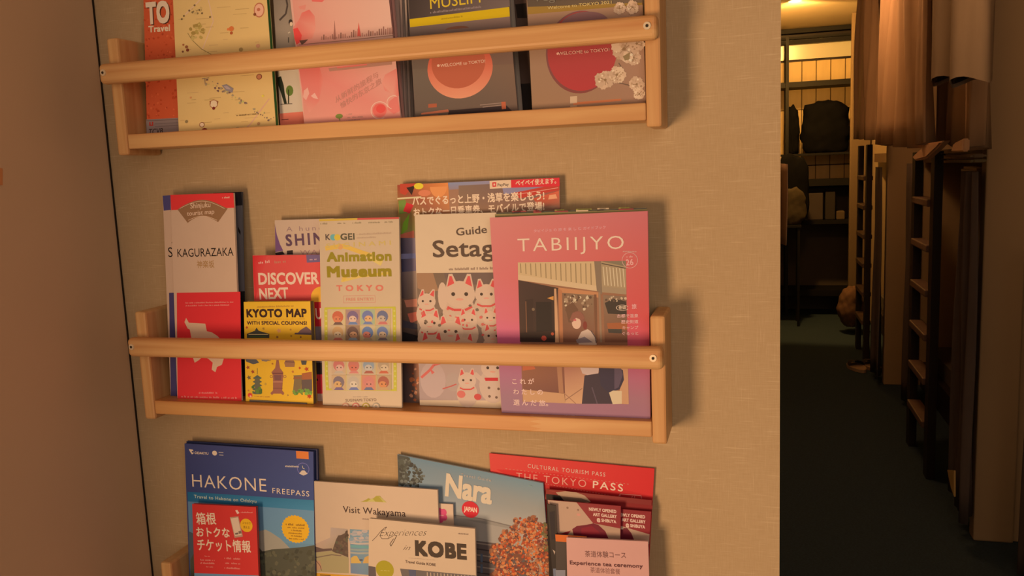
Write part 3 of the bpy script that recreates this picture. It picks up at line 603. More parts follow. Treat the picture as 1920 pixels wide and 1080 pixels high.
b = Booklet('M', 'bus_pass_flyer', 'tall busy coloured bus pass flyer behind the Setagaya guide', 'brochure', (745, 346.5), (1049, 332.8), (1056, 780), (755, 770), -.0235, -.009, .0022, (152, 102, 74), .86, group=G)
l = b.layer('cover_print')
l.poly([(745, 347), (840, 342.5), (845, 420), (747, 440)], [(150, 60, 40), (216, 122, 60), (150, 96, 66), (140, 130, 60)])
l.poly([(840, 342.5), (930, 338.5), (930, 350), (842, 356)], [(130, 124, 140), (140, 120, 130), (150, 120, 116), (140, 112, 110)])
l.poly([(750, 345), (780, 343.5), (760, 366), (750, 362)], (180, 60, 40)); l.poly([(762, 352), (778, 348), (772, 366)], (50, 30, 26)); l.disc(785, 349, 9, (216, 176, 44), 12, 6); l.disc(822, 350, 16, (216, 128, 70), 18, 20, 180, 360); l.disc(796, 362, 12, (206, 110, 72), 12, 6)
l.poly([(745, 371), (790, 368), (790, 371), (745, 374)], (206, 172, 120)); l.poly([(747, 376), (760, 374), (766, 398), (749, 402)], (110, 120, 48)); l.poly([(762, 380), (776, 384), (768, 400), (756, 396)], (196, 40, 42)); l.poly([(756, 418), (768, 400), (764, 430), (752, 440)], (120, 150, 40)); l.poly([(750, 440), (776, 432), (776, 455), (752, 460)], (196, 96, 70))
l.poly([(751, 446), (779, 446), (781, 510), (753, 512)], [(60, 50, 60), (150, 120, 120), (140, 112, 116), (56, 52, 74)]); l.poly([(752, 476), (779, 475), (780, 484), (752, 486)], (130, 116, 140)); l.poly([(752, 510), (780, 508), (782, 560), (753, 560)], [(110, 84, 80), (170, 130, 106), (150, 112, 86), (80, 62, 60)])
l.poly([(753, 560), (783, 560), (785, 640), (754, 640)], [(120, 84, 62), (150, 92, 70), (80, 60, 52), (44, 36, 36)]); l.poly([(758, 563), (782, 560), (782, 575), (762, 576)], (206, 120, 88)); l.poly([(764, 588), (784, 584), (784, 600), (770, 606)], (206, 98, 72)); l.poly([(755, 600), (784, 608), (784, 618), (755, 614)], (70, 58, 60)); l.poly([(755, 622), (785, 630), (785, 640), (755, 640)], (34, 28, 28))
l.poly([(755, 676), (786, 676), (788, 772), (756, 771)], [(80, 56, 50), (158, 92, 62), (110, 78, 62), (66, 50, 46)]); l.blobs([(768, 690), (786, 690), (786, 750), (770, 752)], 22, (2, 4), [(190, 100, 56), (170, 84, 48), (206, 130, 90)], 5)
l.poly([(860, 348), (960, 343), (1047, 340), (1050, 395), (860, 402)], [(130, 96, 74), (118, 86, 76), (176, 60, 44), (140, 90, 66), (140, 96, 66)])
l.poly([(942, 352), (975, 351), (1010, 345), (1049, 339), (1049, 344), (1000, 354), (945, 366)], (136, 116, 128)); l.poly([(960, 362), (1048, 345), (1049, 356), (975, 372)], (184, 56, 42)); l.poly([(1000, 372), (1048, 358), (1049, 384), (1010, 390)], [(190, 70, 44), (206, 90, 60), (150, 84, 60), (120, 76, 60)])
l.poly([(1030, 366), (1042, 364), (1045, 372), (1028, 374)], (220, 140, 96)); l.line([(960, 366), (1047, 352)], .9, (216, 150, 120))
l.poly([(918, 339.2), (958, 337.4), (958.5, 352), (918.5, 354)], (214, 168, 128)); l.poly([(958, 337.4), (1049, 333), (1049.5, 349), (958.5, 352)], (206, 44, 48))
l.poly([(923, 342), (930.5, 341.6), (930.5, 350), (923.5, 350.3)], (200, 44, 44)); l.poly([(925.3, 344), (928.5, 344), (928.5, 348), (925.3, 348)], (222, 168, 130))
l = b.layer('title_lettering')
l.text('PayPay', (933, 349.5), (954, 348.3), 5.4, (96, 74, 60), .02); l.text('ペイペイ使えます。', (967, 349), (1043, 344.6), 10, (230, 176, 146), .02)
l.text('バスでぐるっと上野・浅草を楽しもう!', (773.5, 386), (1021, 375.5), 15.5, (226, 174, 134), .028)
l.text('おトクな一日乗車券、モバイルで登場!', (776, 407), (1021, 395), 15, (226, 174, 134), .028); b.done()
b = Booklet('M', 'setagaya_guide', 'white Setagaya guide with a photograph of lucky cat figurines', 'brochure', (777.5, 402.5), (930, 398.5), (941, 779), (787.5, 772), -.033, -.0175, .003, (208, 166, 126), .95, group=G)
l = b.layer('cat_photograph')
l.poly([(781, 512), (926, 511), (938, 751), (787, 750)], [(120, 88, 64), (120, 92, 72), (150, 118, 100), (156, 124, 106)])
l.poly([(781, 512), (812, 512), (822, 545), (800, 550), (783, 540)], (160, 110, 76)); l.poly([(832, 512), (926, 511), (927, 532), (840, 536)], (112, 84, 70))
BODY = (206, 160, 126)
def cat(u, v, r, body=BODY, ear=(212, 74, 66), eye=True, coll=True, tilt=0):
    l.disc(u, v+r*1.5, r*1.15, tuple(int(c*.97) for c in body), 18, r*1.5)
    l.disc(u, v, r, body, 20, r*.88)
    for sgn in (-1, 1):
        l.poly([(u+sgn*r*.92, v-r*.35), (u+sgn*r*.72+tilt, v-r*1.32), (u+sgn*r*.48+tilt, v-r*1.34), (u+sgn*r*.2, v-r*.75)], body)
        l.poly([(u+sgn*r*.8, v-r*.5), (u+sgn*r*.66+tilt, v-r*1.18), (u+sgn*r*.52+tilt, v-r*1.18), (u+sgn*r*.35, v-r*.72)], ear)
    if eye:
        for sgn in (-1, 1): l.disc(u+sgn*r*.42, v-r*.02, r*.13, (70, 50, 40), 9); 
        l.disc(u, v+r*.32, r*.26, (216, 140, 112), 8, r*.08)
    if coll: l.line([(u-r*.8, v+r*.82), (u-r*.4, v+r*1.0), (u+r*.4, v+r*1.0), (u+r*.8, v+r*.78)], max(2, r*.16), (206, 72, 62))
cat(912, 552, 22); cat(862, 552, 29); l.disc(830, 555, 9, BODY, 14, 26); 
cat(800, 565, 17, tilt=3); cat(806, 606, 20); cat(878, 600, 17); cat(920, 596, 15, ear=(212, 80, 66)); cat(845, 622, 24); cat(924, 630, 18); cat(810, 650, 22, coll=False); cat(870, 650, 20, coll=False)
l.blobs([(786, 570), (930, 570), (936, 636), (786, 636)], 26, (1.5, 4), [(212, 84, 70), (206, 160, 126), (204, 96, 78), (120, 92, 70)], 9)
l.poly([(786, 676), (936, 677), (938, 751), (787, 750)], [(176, 136, 118), (190, 150, 126), (176, 138, 118), (166, 130, 116)])
l.disc(812, 712, 24, (186, 146, 128), 18, 34); l.disc(850, 716, 14, (176, 140, 120), 14, 18); l.line([(790, 708), (806, 694), (814, 684), (834, 678)], 5, (206, 92, 78)); l.poly([(806, 690), (815, 698), (810, 702)], (206, 90, 76)); l.line([(830, 729), (846, 724), (856, 720)], 2.4, (190, 84, 72))
cat(876, 713, 17, (206, 162, 132)); cat(924, 690, 22, (206, 162, 132), eye=True, coll=False); l.line([(909, 711), (934, 711)], 6, (196, 40, 44)); l.line([(890, 700), (908, 716)], 9, (202, 158, 130)); l.disc(865, 739, 8, (206, 100, 84), 12, 7); l.disc(896, 744, 7, (196, 66, 60), 12, 6)
for (u, v) in ((917, 727), (918, 743), (931, 745), (935, 729)): l.disc(u, v, 2.6, (110, 78, 62), 8)
l = b.layer('title_lettering')
l.text('Guide Map', (856, 442), (962, 432), 14, (92, 66, 50), .01); l.text('Setagaya', (812, 482), (1000, 478), 31, (92, 66, 50), .013); l.greek((842, 507), (930, 505), 4.6, (160, 118, 90), 2, 4)
b.done()
for i, (dx, dv, c, y_, lab) in enumerate(((-1, -5, (120, 100, 76), -.0215, 'rearmost copy showing a thin edge above the mauve guide'), (0, -2.5, (150, 122, 70), -.0250, 'copy squeezed directly behind the mauve guide, only its top edge in view'))):
    b = Booklet('M', 'mauve_guide_copy', lab, 'brochure', (932+i*-4, 404+dv), (1213+dx, 394.5+dv), (1217, 785), (950, 785), y_-.016+.0005, y_, .0028, c, .95, edge=(200, 160, 116), group='copies behind the mauve guide')
    l = b.layer('edge_print'); rd = random.Random(i)
    for j in range(6): u = 960+j*40; l.line([(u, 403+dv-(u-932)*.034), (u+rd.uniform(10, 30), 403+dv-(u-915)*.034)], 2.5, rd.choice([(60, 46, 40), (206, 160, 116), (150, 130, 60), (150, 60, 54)]))
    b.done()
b = Booklet('M', 'mauve_guide', 'thick pink and mauve guide with a shop front photograph in the middle rack', 'brochure', (918.3, 408), (1214.3, 395.5), (1219.5, 792), (941, 779), -.0465, -.0305, .0045, (192, 96, 88), .95, edge=(210, 150, 130), group=G)
l = b.layer('cover_print')
gr = [(0, (206, 116, 102), (196, 98, 92)), (.28, (206, 104, 96), (202, 84, 74)), (.5, (206, 100, 104), (202, 74, 68)), (.62, (200, 92, 116), (200, 76, 84)), (.76, (172, 98, 112), (178, 88, 100)), (.9, (156, 104, 108), (160, 100, 102)), (1, (150, 102, 108), (154, 98, 106))]
for (t0, a0, c0), (t1, a1, c1) in zip(gr, gr[1:]):
    Lp = lambda t: (918.3+(941.3-918.3)*t, 408+(780-408)*t); Rp = lambda t: (1214.3+(1219.5-1214.3)*t, 395.5+(792-395.5)*t)
    l.poly([Lp(t0), Rp(t0), Rp(t1), Lp(t1)], [a0, c0, c1, a1])
l = b.layer('shop_photograph')
l.poly([(971, 492), (1173.5, 489), (1179, 758), (980, 753)], (150, 96, 66))
l.poly([(971, 492), (1120, 490), (1121, 545), (971.5, 524)], (200, 156, 108)); 
for i in range(15): l.line([(976+i*9.4, 494), (977+i*9.4, 512+i*1.9)], 1.6, (142, 110, 74))
l.poly([(971.5, 515), (1121, 536), (1121, 546), (971.8, 525)], (206, 162, 116)); l.poly([(1114, 490), (1127, 490), (1129, 552), (1119, 545)], (134, 104, 78)); l.poly([(1127, 490), (1173.5, 489), (1174.5, 552), (1129, 548)], (166, 130, 92))
for i in range(7): l.line([(1131+i*6.2, 500+i*.6), (1134+i*6.2, 535+i*.6)], 1.8, (206, 170, 128)); 
l.line([(1128, 494), (1173, 503)], 1.6, (80, 62, 50)); l.poly([(1128, 490), (1173.5, 489), (1173.7, 500)], (130, 106, 78)); l.poly([(1129, 537), (1174, 542), (1174.5, 552), (1129, 547)], (160, 126, 92))
l.poly([(971.8, 525), (1046, 540), (1043, 642), (975, 641)], [(74, 50, 42), (64, 44, 36), (46, 34, 30), (70, 46, 36)])
l.poly([(985, 562), (1000, 560), (1000, 641), (986, 641)], (58, 40, 34)); l.poly([(1005, 566), (1034, 566), (1036, 641), (1006, 641)], (44, 34, 30)); l.line([(986, 565), (988, 641)], 2, (120, 74, 50)); l.disc(1000, 580, 3, (120, 90, 66), 7); l.poly([(1026, 559), (1038, 555), (1038, 563)], (206, 130, 60))
l.poly([(1039, 541), (1043, 541), (1048, 642), (1041, 642)], (200, 140, 96)); l.poly([(1047, 539), (1122, 548), (1122, 558), (1052, 549)], (190, 120, 76)); l.poly([(1047, 541), (1054, 545), (1056, 642), (1050, 642)], (180, 108, 68)); l.poly([(1054, 549), (1113, 553), (1114, 642), (1056, 642)], [(130, 92, 66), (140, 104, 74), (130, 78, 56), (126, 74, 52)])
l.blobs([(1058, 552), (1110, 556), (1112, 580), (1060, 582)], 40, (1.5, 4), [(206, 170, 130), (170, 130, 96), (96, 66, 48), (110, 78, 54)], 7); l.poly([(1060, 576), (1074, 566), (1084, 580), (1082, 606), (1066, 604)], (112, 74, 52))
l.line([(1116, 552), (1118, 642)], 5, (120, 76, 52)); l.line([(1124, 548), (1127, 642)], 4, (150, 112, 82)); l.poly([(1131, 553), (1174.5, 556), (1176.5, 642), (1134, 642)], [(140, 104, 76), (130, 96, 72), (120, 72, 50), (128, 76, 52)]); l.poly([(1134, 568), (1150, 560), (1174, 565), (1175, 590), (1140, 588)], (66, 52, 42)); l.blobs([(1134, 554), (1174, 558), (1174, 566), (1135, 563)], 16, (1.4, 3), [(196, 156, 118), (96, 70, 54)], 3)
l.poly([(1138, 606), (1176, 604), (1176, 618), (1140, 616)], (160, 86, 50)); l.poly([(1140, 617), (1166, 617), (1166, 625), (1141, 624)], (70, 60, 50)); l.poly([(975, 624), (1041, 620), (1041, 641), (976, 641)], (54, 38, 32)); l.disc(1020, 634, 5, (180, 66, 48), 9); l.disc(1036, 626, 3, (190, 80, 50), 8)
# lower half of the photograph
l.poly([(978, 686), (1058, 686), (1060, 737), (980, 732)], [(150, 90, 62), (140, 84, 62), (120, 70, 56), (130, 78, 60)]); l.poly([(980, 685), (1000, 683), (1004, 692), (980, 695)], (190, 92, 56)); l.poly([(1044, 685), (1053, 685), (1057, 737), (1048, 737)], (170, 110, 76)); l.poly([(1058, 686), (1100, 686), (1094, 757), (1060, 756)], [(172, 106, 82), (180, 116, 86), (206, 146, 100), (204, 144, 100)])
l.poly([(980, 730), (1058, 738), (1060, 756), (981, 753)], (196, 136, 92)); l.poly([(1165, 688), (1177.5, 688), (1179, 758), (1160, 757)], (196, 134, 92)); l.line([(1060, 750), (1092, 728)], 1.6, (150, 100, 72)); l.line([(1058, 737), (1080, 757)], 1.4, (160, 104, 74))
# the person in the photograph
l.disc(1084, 600, 13, (134, 80, 62), 16, 17); l.disc(1081, 606, 8.6, (216, 164, 130), 14, 11); l.poly([(1068, 600), (1074, 586), (1088, 584), (1096, 596), (1092, 600), (1080, 596), (1074, 604)], (142, 84, 64)); l.disc(1097, 610, 4, (130, 56, 44), 8, 8); l.disc(1078, 600, 3, (196, 90, 84), 7, 2)
l.poly([(1084, 634), (1090, 622), (1102, 617), (1112, 624), (1118, 636), (1122, 686), (1092, 690), (1086, 660)], (206, 164, 134)); l.poly([(1080, 637), (1096, 631), (1112, 642), (1082, 643)], (140, 112, 104)); l.line([(1108, 620), (1116, 632), (1118, 643)], 1.6, (90, 70, 66)); l.poly([(1086, 684), (1124, 684), (1122, 700), (1108, 706), (1092, 700)], (200, 158, 136))
l.poly([(1096, 704), (1122, 700), (1130, 686), (1150, 690), (1150, 757), (1091, 757)], (66, 50, 54)); l.poly([(1122, 684), (1150, 683), (1168, 694), (1170, 712), (1162, 730), (1140, 736), (1126, 722)], (60, 48, 58)); l.poly([(1152, 686), (1164, 690), (1168, 702), (1160, 726), (1152, 730)], (92, 70, 78)); l.line([(1110, 726), (1120, 757)], 2.4, (92, 70, 74)); l.poly([(1142, 736), (1150, 732), (1166, 733), (1166, 757), (1149, 758)], (210, 170, 126))
l = b.layer('title_lettering')
l.text('タビイジョ の 旅 を 楽 し む ガイドブック', (1001, 436), (1136, 429), 5.5, (224, 150, 138), .01)
l.text('TABIIJYO', (971, 471.5), (1170, 466.5), 24.5, (226, 180, 146), -.004, 0, 1.25)
l.ring(1181, 488, 15, 1, (212, 150, 128), 28); l.text('26', (1174, 497.5), (1188, 496.5), 11, (226, 150, 132), .02); l.greek((1175, 483), (1187, 482.5), 3.4, (222, 150, 132), 1, 2); l.greek((1168, 472.5), (1194, 473), 3, (212, 150, 128), 1, 3)
l.ring(1167, 577, 12, 1.2, (222, 178, 146), 20, 20, 340, 5.5); l.text('巻頭', (1160, 580.5), (1174, 580), 6.5, (226, 182, 150), .01); l.text('旅', (1185, 579.5), (1194, 579), 8.5, (224, 150, 136), .02)
for i, (t, u0) in enumerate((('古都で温泉', 1157), ('歴史街道', 1165), ('キャンプ', 1167), ('ぐるっと', 1167))): l.text(t, (u0, 596+i*11), (1197, 595.5+i*11), 6.4, (224, 160, 142), .01)
l.text('こ れ が', (961, 721), (1002, 721), 10.5, (226, 170, 146), .015); l.text('わ た し の', (963, 740), (1018, 741), 10.5, (226, 170, 146), .015); l.text('選 ん だ 旅。', (963, 760), (1028, 762), 10.5, (226, 170, 146), .015); l.text('観光案内 vol.1', (1058, 783), (1100, 784.5), 4.6, (200, 150, 140), .01)
b.done()

# ---------------------------------------------------------------- BOTTOM RACK (all running out of the bottom of the picture)
G = 'brochures in the bottom rack'
b = Booklet('B', 'hakone_brochure_copy', 'dark blue copy edging out behind the big Hakone brochure', 'brochure', (349.5, 827), (595, 842.5), (600, 1080), (364, 1080), -.026, -.010, .003, (38, 40, 62), .8, edge=(50, 48, 66), group=G); b.done()
b = Booklet('B', 'hakone_brochure', 'large dark blue Hakone brochure with a snowy mountain', 'brochure', (346, 831.5), (587.5, 847), (590, 1045), (355, 1080), -.032, -.0145, .0028, (56, 56, 86), .8, edge=(60, 56, 80), group=G)
l = b.layer('cover_print')
l.poly([(346, 831.5), (587.5, 847), (588.5, 938), (352, 922)], [(60, 58, 88), (58, 62, 96), (58, 66, 100), (54, 56, 88)])
l.poly([(351.5, 922), (588.4, 938), (588.6, 957.5), (352.3, 940)], [(28, 86, 110), (48, 104, 122), (60, 112, 130), (32, 84, 108)])
l.poly([(352.3, 940), (588.6, 957.5), (589.6, 1030), (355, 1010)], [(90, 112, 128), (98, 122, 134), (100, 126, 136), (96, 116, 124)])
l.poly([(355, 1010), (589.6, 1020), (590, 1045), (357, 1040)], [(94, 112, 120), (96, 120, 128), (96, 112, 112), (90, 100, 104)])
l.poly([(470, 1005), (484, 996), (498, 993), (508, 998), (526, 1010), (541, 1025), (548, 1034), (480, 1042)], (148, 128, 104))
l.poly([(354, 996), (362, 1000), (370, 1030), (380, 1090), (357, 1090)], (74, 78, 78))
l.poly([(370, 1025), (482, 1022), (492, 1034), (510, 1030), (540, 1028), (566, 1026), (590, 1022), (592, 1100), (358, 1100), (357, 1050)], (76, 68, 50)); l.blobs([(486, 1036), (588, 1030), (590, 1090), (486, 1090)], 90, (2, 6), [(70, 62, 44), (84, 76, 54), (62, 56, 42), (92, 80, 56)], 4)
l.star(554, 992, 26.5, (214, 146, 28), 26, .93); l.poly([(555, 845.5), (578.5, 847), (579, 861), (556, 859.5)], (206, 104, 44))
l.ring(568.5, 879, 11.5, 1.2, (110, 96, 140), 24); l.poly([(561, 888), (566, 882), (571, 882), (577, 888.5), (569, 891.5)], (196, 160, 130)); l.line([(567, 873), (568, 878), (571, 879)], 1, (190, 160, 120))
l.poly([(354, 842), (362, 843), (363, 850), (360, 852), (356, 846)], (220, 176, 146)); l.disc(402.5, 849.5, 4.6, (216, 176, 146), 12); l.line([(410, 848), (419, 848.5)], 1, (190, 160, 136)); l.line([(411, 853), (419, 853.5)], 1, (190, 160, 136)); l.disc(361, 847, 1.6, (60, 58, 88), 6)
l = b.layer('title_lettering')
l.text('ODAKYU', (365, 851), (391, 852.5), 4.4, (214, 172, 140), .02)
l.text('HAKONE', (361, 912.5), (500, 922), 24, (222, 182, 158), -.006, 0, 1.1); l.text('FREEPASS', (511, 924.5), (580, 931), 10, (214, 176, 156), .0, 0, 1.2)
l.text('Travel to Hakone on Odakyu', (364, 933.5), (481, 943), 6, (170, 162, 160), .02, 0, 1.1); l.greek((535, 875.5), (561, 876.5), 3.6, (200, 166, 140), 1, 3)
for i, (u0, u1) in enumerate(((536, 572), (538, 571), (546, 566), (541, 567), (546, 566), (542, 570))): l.greek((u0, 984.5+i*5.2), (u1, 986.5+i*5.2), 3.4 if i == 0 else 2.4, (120, 70, 24), 2, i)
b.done()
b = Booklet('B', 'ticket_leaflet', 'small red ticket leaflet in Japanese in front of the Hakone brochure', 'brochure', (360.3, 945), (480, 950.8), (485, 1080), (364.5, 1076), -.044, -.0255, .0035, (192, 42, 36), .8, edge=(150, 60, 46), group=G)
l = b.layer('cover_print'); l.poly([(364.3, 1074.5), (485, 1079), (486, 1130), (366, 1130)], (100, 122, 140))
l.poly([(431, 970), (447, 968), (455.5, 1006), (440, 1008.5)], (170, 122, 92)); l.poly([(432.5, 972), (446, 970), (453, 1003), (440.5, 1005)], (204, 160, 124)); l.disc(462, 985, 11.5, (222, 146, 24), 20, 12.5); l.line([(441, 1001), (447, 1000)], 3, (110, 84, 66)); l.poly([(447, 996), (452, 995), (453, 1000), (448, 1001)], (120, 88, 68)); l.poly([(441, 957), (445, 956), (449, 962), (445, 964)], (216, 160, 136)); l.greek((450, 961.5), (474, 962), 2.2, (214, 120, 100), 1, 2)
l = b.layer('title_lettering'); TW = (226, 176, 142)
l.text('箱根', (369, 984), (406, 984.5), 21, TW, .014); l.text('おトクな', (369, 1007), (431.5, 1009), 17.5, TW, .022); l.text('チケット情報', (371, 1033), (471, 1037), 21, TW, .018)
l.text('スマホで', (454.5, 983), (470, 984), 4.6, (130, 80, 20), .01); l.text('買える', (456.5, 991), (468, 992), 5, (130, 80, 20), .01)
for i in range(3): l.greek((421, 1048+i*9), (451, 1049.5+i*9), 3, (214, 120, 98), 2, i); 
for i in range(2): l.greek((376, 1051+i*6), (403, 1052+i*6), 3, (214, 120, 98), 2, i+5)
l.greek((384, 1043.5), (394, 1044), 2, (214, 120, 98), 2, 5); l.greek((387, 1063.5), (400, 1064), 2, (214, 120, 98), 2, 5); b.done()
b = Booklet('B', 'wakayama_guide', 'white Visit Wakayama guide with two small seaside photographs', 'brochure', (585, 902), (820.3, 918.5), (826, 1080), (589, 1080), -.0275, -.0145, .003, (206, 160, 122), 1.07, group=G)
l = b.layer('photograph')
l.poly([(589, 1021), (619, 1008), (620, 989), (652, 992), (654, 1075), (589.5, 1072)], [(196, 148, 116), (190, 150, 122), (186, 150, 126), (176, 142, 116), (166, 132, 82), (172, 134, 86)])
l.poly([(588.5, 1020), (592, 1025), (606, 1029), (622, 1028), (624, 1032), (589, 1036)], (104, 74, 62)); l.poly([(624, 1030), (630, 1012), (634, 1004), (640, 1003), (646, 1000), (652, 994), (653, 1045), (636, 1038), (622, 1036)], (98, 72, 56)); l.blobs([(622, 1034), (634, 1004), (652, 996), (652, 1040)], 26, (2, 4), [(84, 62, 48), (112, 84, 62), (98, 86, 62)], 5)
l.poly([(589, 1036), (622, 1033), (640, 1042), (654, 1046), (654, 1075), (589.5, 1072)], (170, 140, 92)); l.line([(590, 1046), (605, 1043), (622, 1040), (640, 1042)], 2, (130, 100, 74)); l.poly([(590, 1050), (600, 1052), (604, 1066), (598, 1068), (592, 1072)], (186, 130, 92)); l.line([(590, 1048), (600, 1060), (603, 1070)], 1.4, (120, 80, 62))
l = b.layer('photograph'); l.poly([(656, 992), (692, 994), (692, 1078), (657.5, 1075)], [(122, 138, 136), (140, 146, 140), (120, 132, 136), (116, 122, 134)])
for (v, c) in ((1001, (190, 156, 136)), (1012, (176, 152, 136)), (1018, (196, 164, 140)), (1030, (150, 148, 130)), (1036, (172, 154, 130))): l.line([(657, v), (672, v+1.5), (692, v+1)], 3.2, c)
l.line([(657, 1024), (692, 1026)], 4.4, (112, 150, 138)); l.blobs([(658, 996), (691, 997), (691, 1020), (658, 1018)], 26, (1.5, 4), [(176, 156, 142), (140, 146, 144), (196, 160, 138)], 3, 7, 1.8); l.poly([(658, 1046), (664, 1042), (669, 1042), (674, 1050), (678, 1056), (658, 1056)], (212, 158, 76)); l.poly([(680, 1056), (684, 1045), (690, 1042), (692, 1042), (692, 1056)], (212, 152, 80)); l.line([(674, 1050), (680, 1050)], 2.4, (80, 64, 70))
l.poly([(589.5, 1074), (692, 1081), (692, 1120), (590, 1120)], (214, 140, 32)); l.line([(600, 1078), (620, 1079)], 2, (120, 76, 30))
l.poly([(676, 941), (684, 938), (691, 934), (697, 937), (705, 930), (712, 929.5), (719, 937), (725, 942), (700, 940.5)], (176, 146, 52)); l.poly([(709, 929.5), (714, 935), (719, 941.8), (725, 942), (718, 936)], (196, 166, 84)); l.poly([(688, 940.5), (698, 934), (704, 940.7)], (200, 170, 90))
l = b.layer('title_lettering'); l.text('Visit Wakayama', (643.5, 960.5), (761, 968.5), 12, (66, 40, 34), .006, 0, 1.05); l.greek((679, 974), (722, 977), 3, (150, 112, 88), 2, 3); b.done()
b = Booklet('B', 'flower_card', 'little white card with a pink flower between the Wakayama and Nara guides', 'brochure', (770, 941), (849.3, 945.7), (853.5, 1080), (775, 1075), -.0215, -.0105, .002, (202, 156, 120), .95, group=G)
l = b.layer('flower_print')
for a in range(5): l.disc(827+6.5*math.cos(a*1.2566+.5), 966+8*math.sin(a*1.2566+.5), 6, (206, 64, 92), 12, 6.6)
l.disc(827, 966, 6, (208, 70, 96), 12); l.line([(823, 966), (832, 966.6)], 1.4, (222, 140, 120)); b.done()
b = Booklet('B', 'nara_guide', 'Nara travel guide with autumn maple tree and pale sky leaning askew', 'brochure', (745, 852), (1018, 906), (1031.5, 1080), (749.5, 960), -.0145, -.0065, .003, (130, 128, 118), .9, group=G)
l = b.layer('cover_photograph')
l.poly([(745, 852), (1018, 906), (1022, 962), (747, 900)], [(98, 116, 120), (112, 126, 124), (150, 134, 116), (118, 126, 124)])
l.poly([(747, 900), (1022, 962), (1025, 1010), (748, 950)], [(118, 126, 124), (150, 134, 116), (176, 148, 122), (140, 130, 116)])
l.poly([(748, 950), (1025, 1010), (1031, 1100), (750, 1100)], [(150, 134, 116), (170, 140, 116), (150, 118, 92), (140, 112, 90)])
l.poly([(745.3, 852.6), (765, 856.6), (767, 872), (762, 884), (768, 900), (755, 912), (747, 908)], (70, 66, 56)); l.blobs([(748, 862), (766, 860), (796, 884), (794, 900), (782, 912), (752, 908)], 110, (2, 4.4), [(66, 62, 50), (80, 76, 62), (58, 54, 46), (104, 98, 84)], 6)
l.poly([(850, 966), (900, 972), (960, 986), (960, 1000), (850, 988)], (142, 122, 104)); l.line([(850, 966), (900, 972), (965, 988)], 2, (118, 100, 86)); l.poly([(850, 970), (960, 992), (960, 1024), (893, 1014), (893, 992), (853, 985)], (156, 134, 114))
l.poly([(893, 1014), (960, 1022), (990, 1030), (990, 1100), (893, 1100)], (96, 76, 66))
for i in range(7): l.line([(893, 1018+i*11), (955, 1027+i*11)], 2.4, (64, 50, 46) if i % 2 else (140, 112, 92))
for (u, v) in ((903, 1046), (903, 1066)): l.line([(u, v-8), (u, v+8)], 4, (84, 86, 92))
AUT = [(196, 84, 36), (178, 66, 34), (206, 104, 52), (150, 62, 38), (120, 56, 42), (196, 120, 70), (104, 58, 46)]
tree = [(965, 975), (985, 968), (1012, 972), (1024, 985), (1028, 1030), (1031, 1085), (925, 1085), (928, 1060), (918, 1050), (926, 1030), (924, 1020), (940, 1018), (938, 1000), (952, 996)]
l.blobs(tree, 170, (4, 8), [(150, 84, 52), (120, 66, 44), (168, 100, 64)], 7); l.blobs(tree, 620, (1.5, 4), AUT, 8, 5); l.blobs(tree, 120, (.8, 2), [(190, 146, 114), (206, 130, 84), (84, 56, 46)], 9)
l.blobs([(1014, 985), (1023, 978), (1030, 1040), (1020, 1030)], 26, (2, 4), [(104, 88, 50), (130, 96, 56)], 10)
l.disc(882, 955, 16, (200, 30, 40), 28, 15.5)
l = b.layer('title_lettering'); NW = (208, 170, 132)
l.text('Nara', (834.5, 928), (922, 944), 41, NW, .036, 0, .92); l.text('Travel Guide', (864, 892), (921, 903), 5.5, (176, 150, 126), .01, 0, 1.2); l.text('JAPAN', (870, 957.5), (894.5, 960.5), 8.5, (226, 176, 146), .03, 0, .9); l.greek((990, 911), (1002, 913), 2.6, (140, 150, 130), 1, 1)
b.done()
b = Booklet('B', 'kobe_guide', 'white Experiences in KOBE guide in front of the Wakayama guide', 'brochure', (692, 972), (890.5, 991.5), (892.5, 1078), (691, 1062), -.046, -.0255, .0035, (208, 162, 122), 1.12, group=G)
l = b.layer('cover_print'); l.disc(721.5, 1068, 17, (172, 142, 28), 26); l.poly([(691, 1061), (704, 1063), (707, 1100), (691, 1100)], (96, 76, 72)); l.poly([(750, 1066), (892, 1079), (892, 1130), (766, 1130)], (110, 90, 78)); l.greek((713, 1070), (731, 1071), 1.6, (206, 176, 84), 2, 1)
for i in range(14): l.line([(801+i*6.4, 1073+i*.5), (802+i*6.4, 1090)], 1.6, (196, 152, 116))
l.poly([(766, 1068), (780, 1069), (780, 1100), (770, 1100)], (84, 80, 92))
l = b.layer('title_lettering')
l.text('KOBE', (778.5, 1040), (875.5, 1048), 26, (66, 46, 34), .06, 0, 1.02)
l.text('Experiences', (712, 1005), (801, 1004), 12.5, (60, 38, 30), -.018, .55); l.text('in', (756, 1031), (770, 1031.5), 9.5, (80, 54, 42), -.014, .55)
l.line([(698, 1014), (706, 1006), (714, 996), (722, 989), (725, 988), (722, 992)], .9, (90, 62, 48)); l.line([(712, 1004), (716, 1010), (728, 1010), (738, 1004)], .9, (90, 62, 48)); l.line([(744, 1004), (738, 1016), (733, 1024), (731, 1020), (738, 1010)], 1.1, (70, 46, 36))
l.text('Travel Guide KOBE', (760, 1055), (817, 1061.5), 4.8, (96, 64, 48), .03); l.greek((766, 1046.5), (816, 1050.5), 1, (190, 146, 112), 1, 2); l.greek((859, 1001.5), (879, 1003), 3, (130, 94, 72), 2, 3); b.done()
b = Booklet('B', 'tourism_booklet', 'bright red cultural tourism booklet at the right of the bottom rack', 'brochure', (917.3, 850), (1227, 878.8), (1220, 1000), (920.5, 900), -.008, -.0035, .0015, (206, 32, 34), .95, group=G)
l = b.layer('cover_print')
l.poly([(930, 880), (1050, 888), (1110, 905), (1222, 930), (1222, 965), (1040, 935)], [(206, 32, 34), (206, 30, 32), (200, 30, 30), (196, 36, 36), (150, 30, 30), (160, 30, 28)])
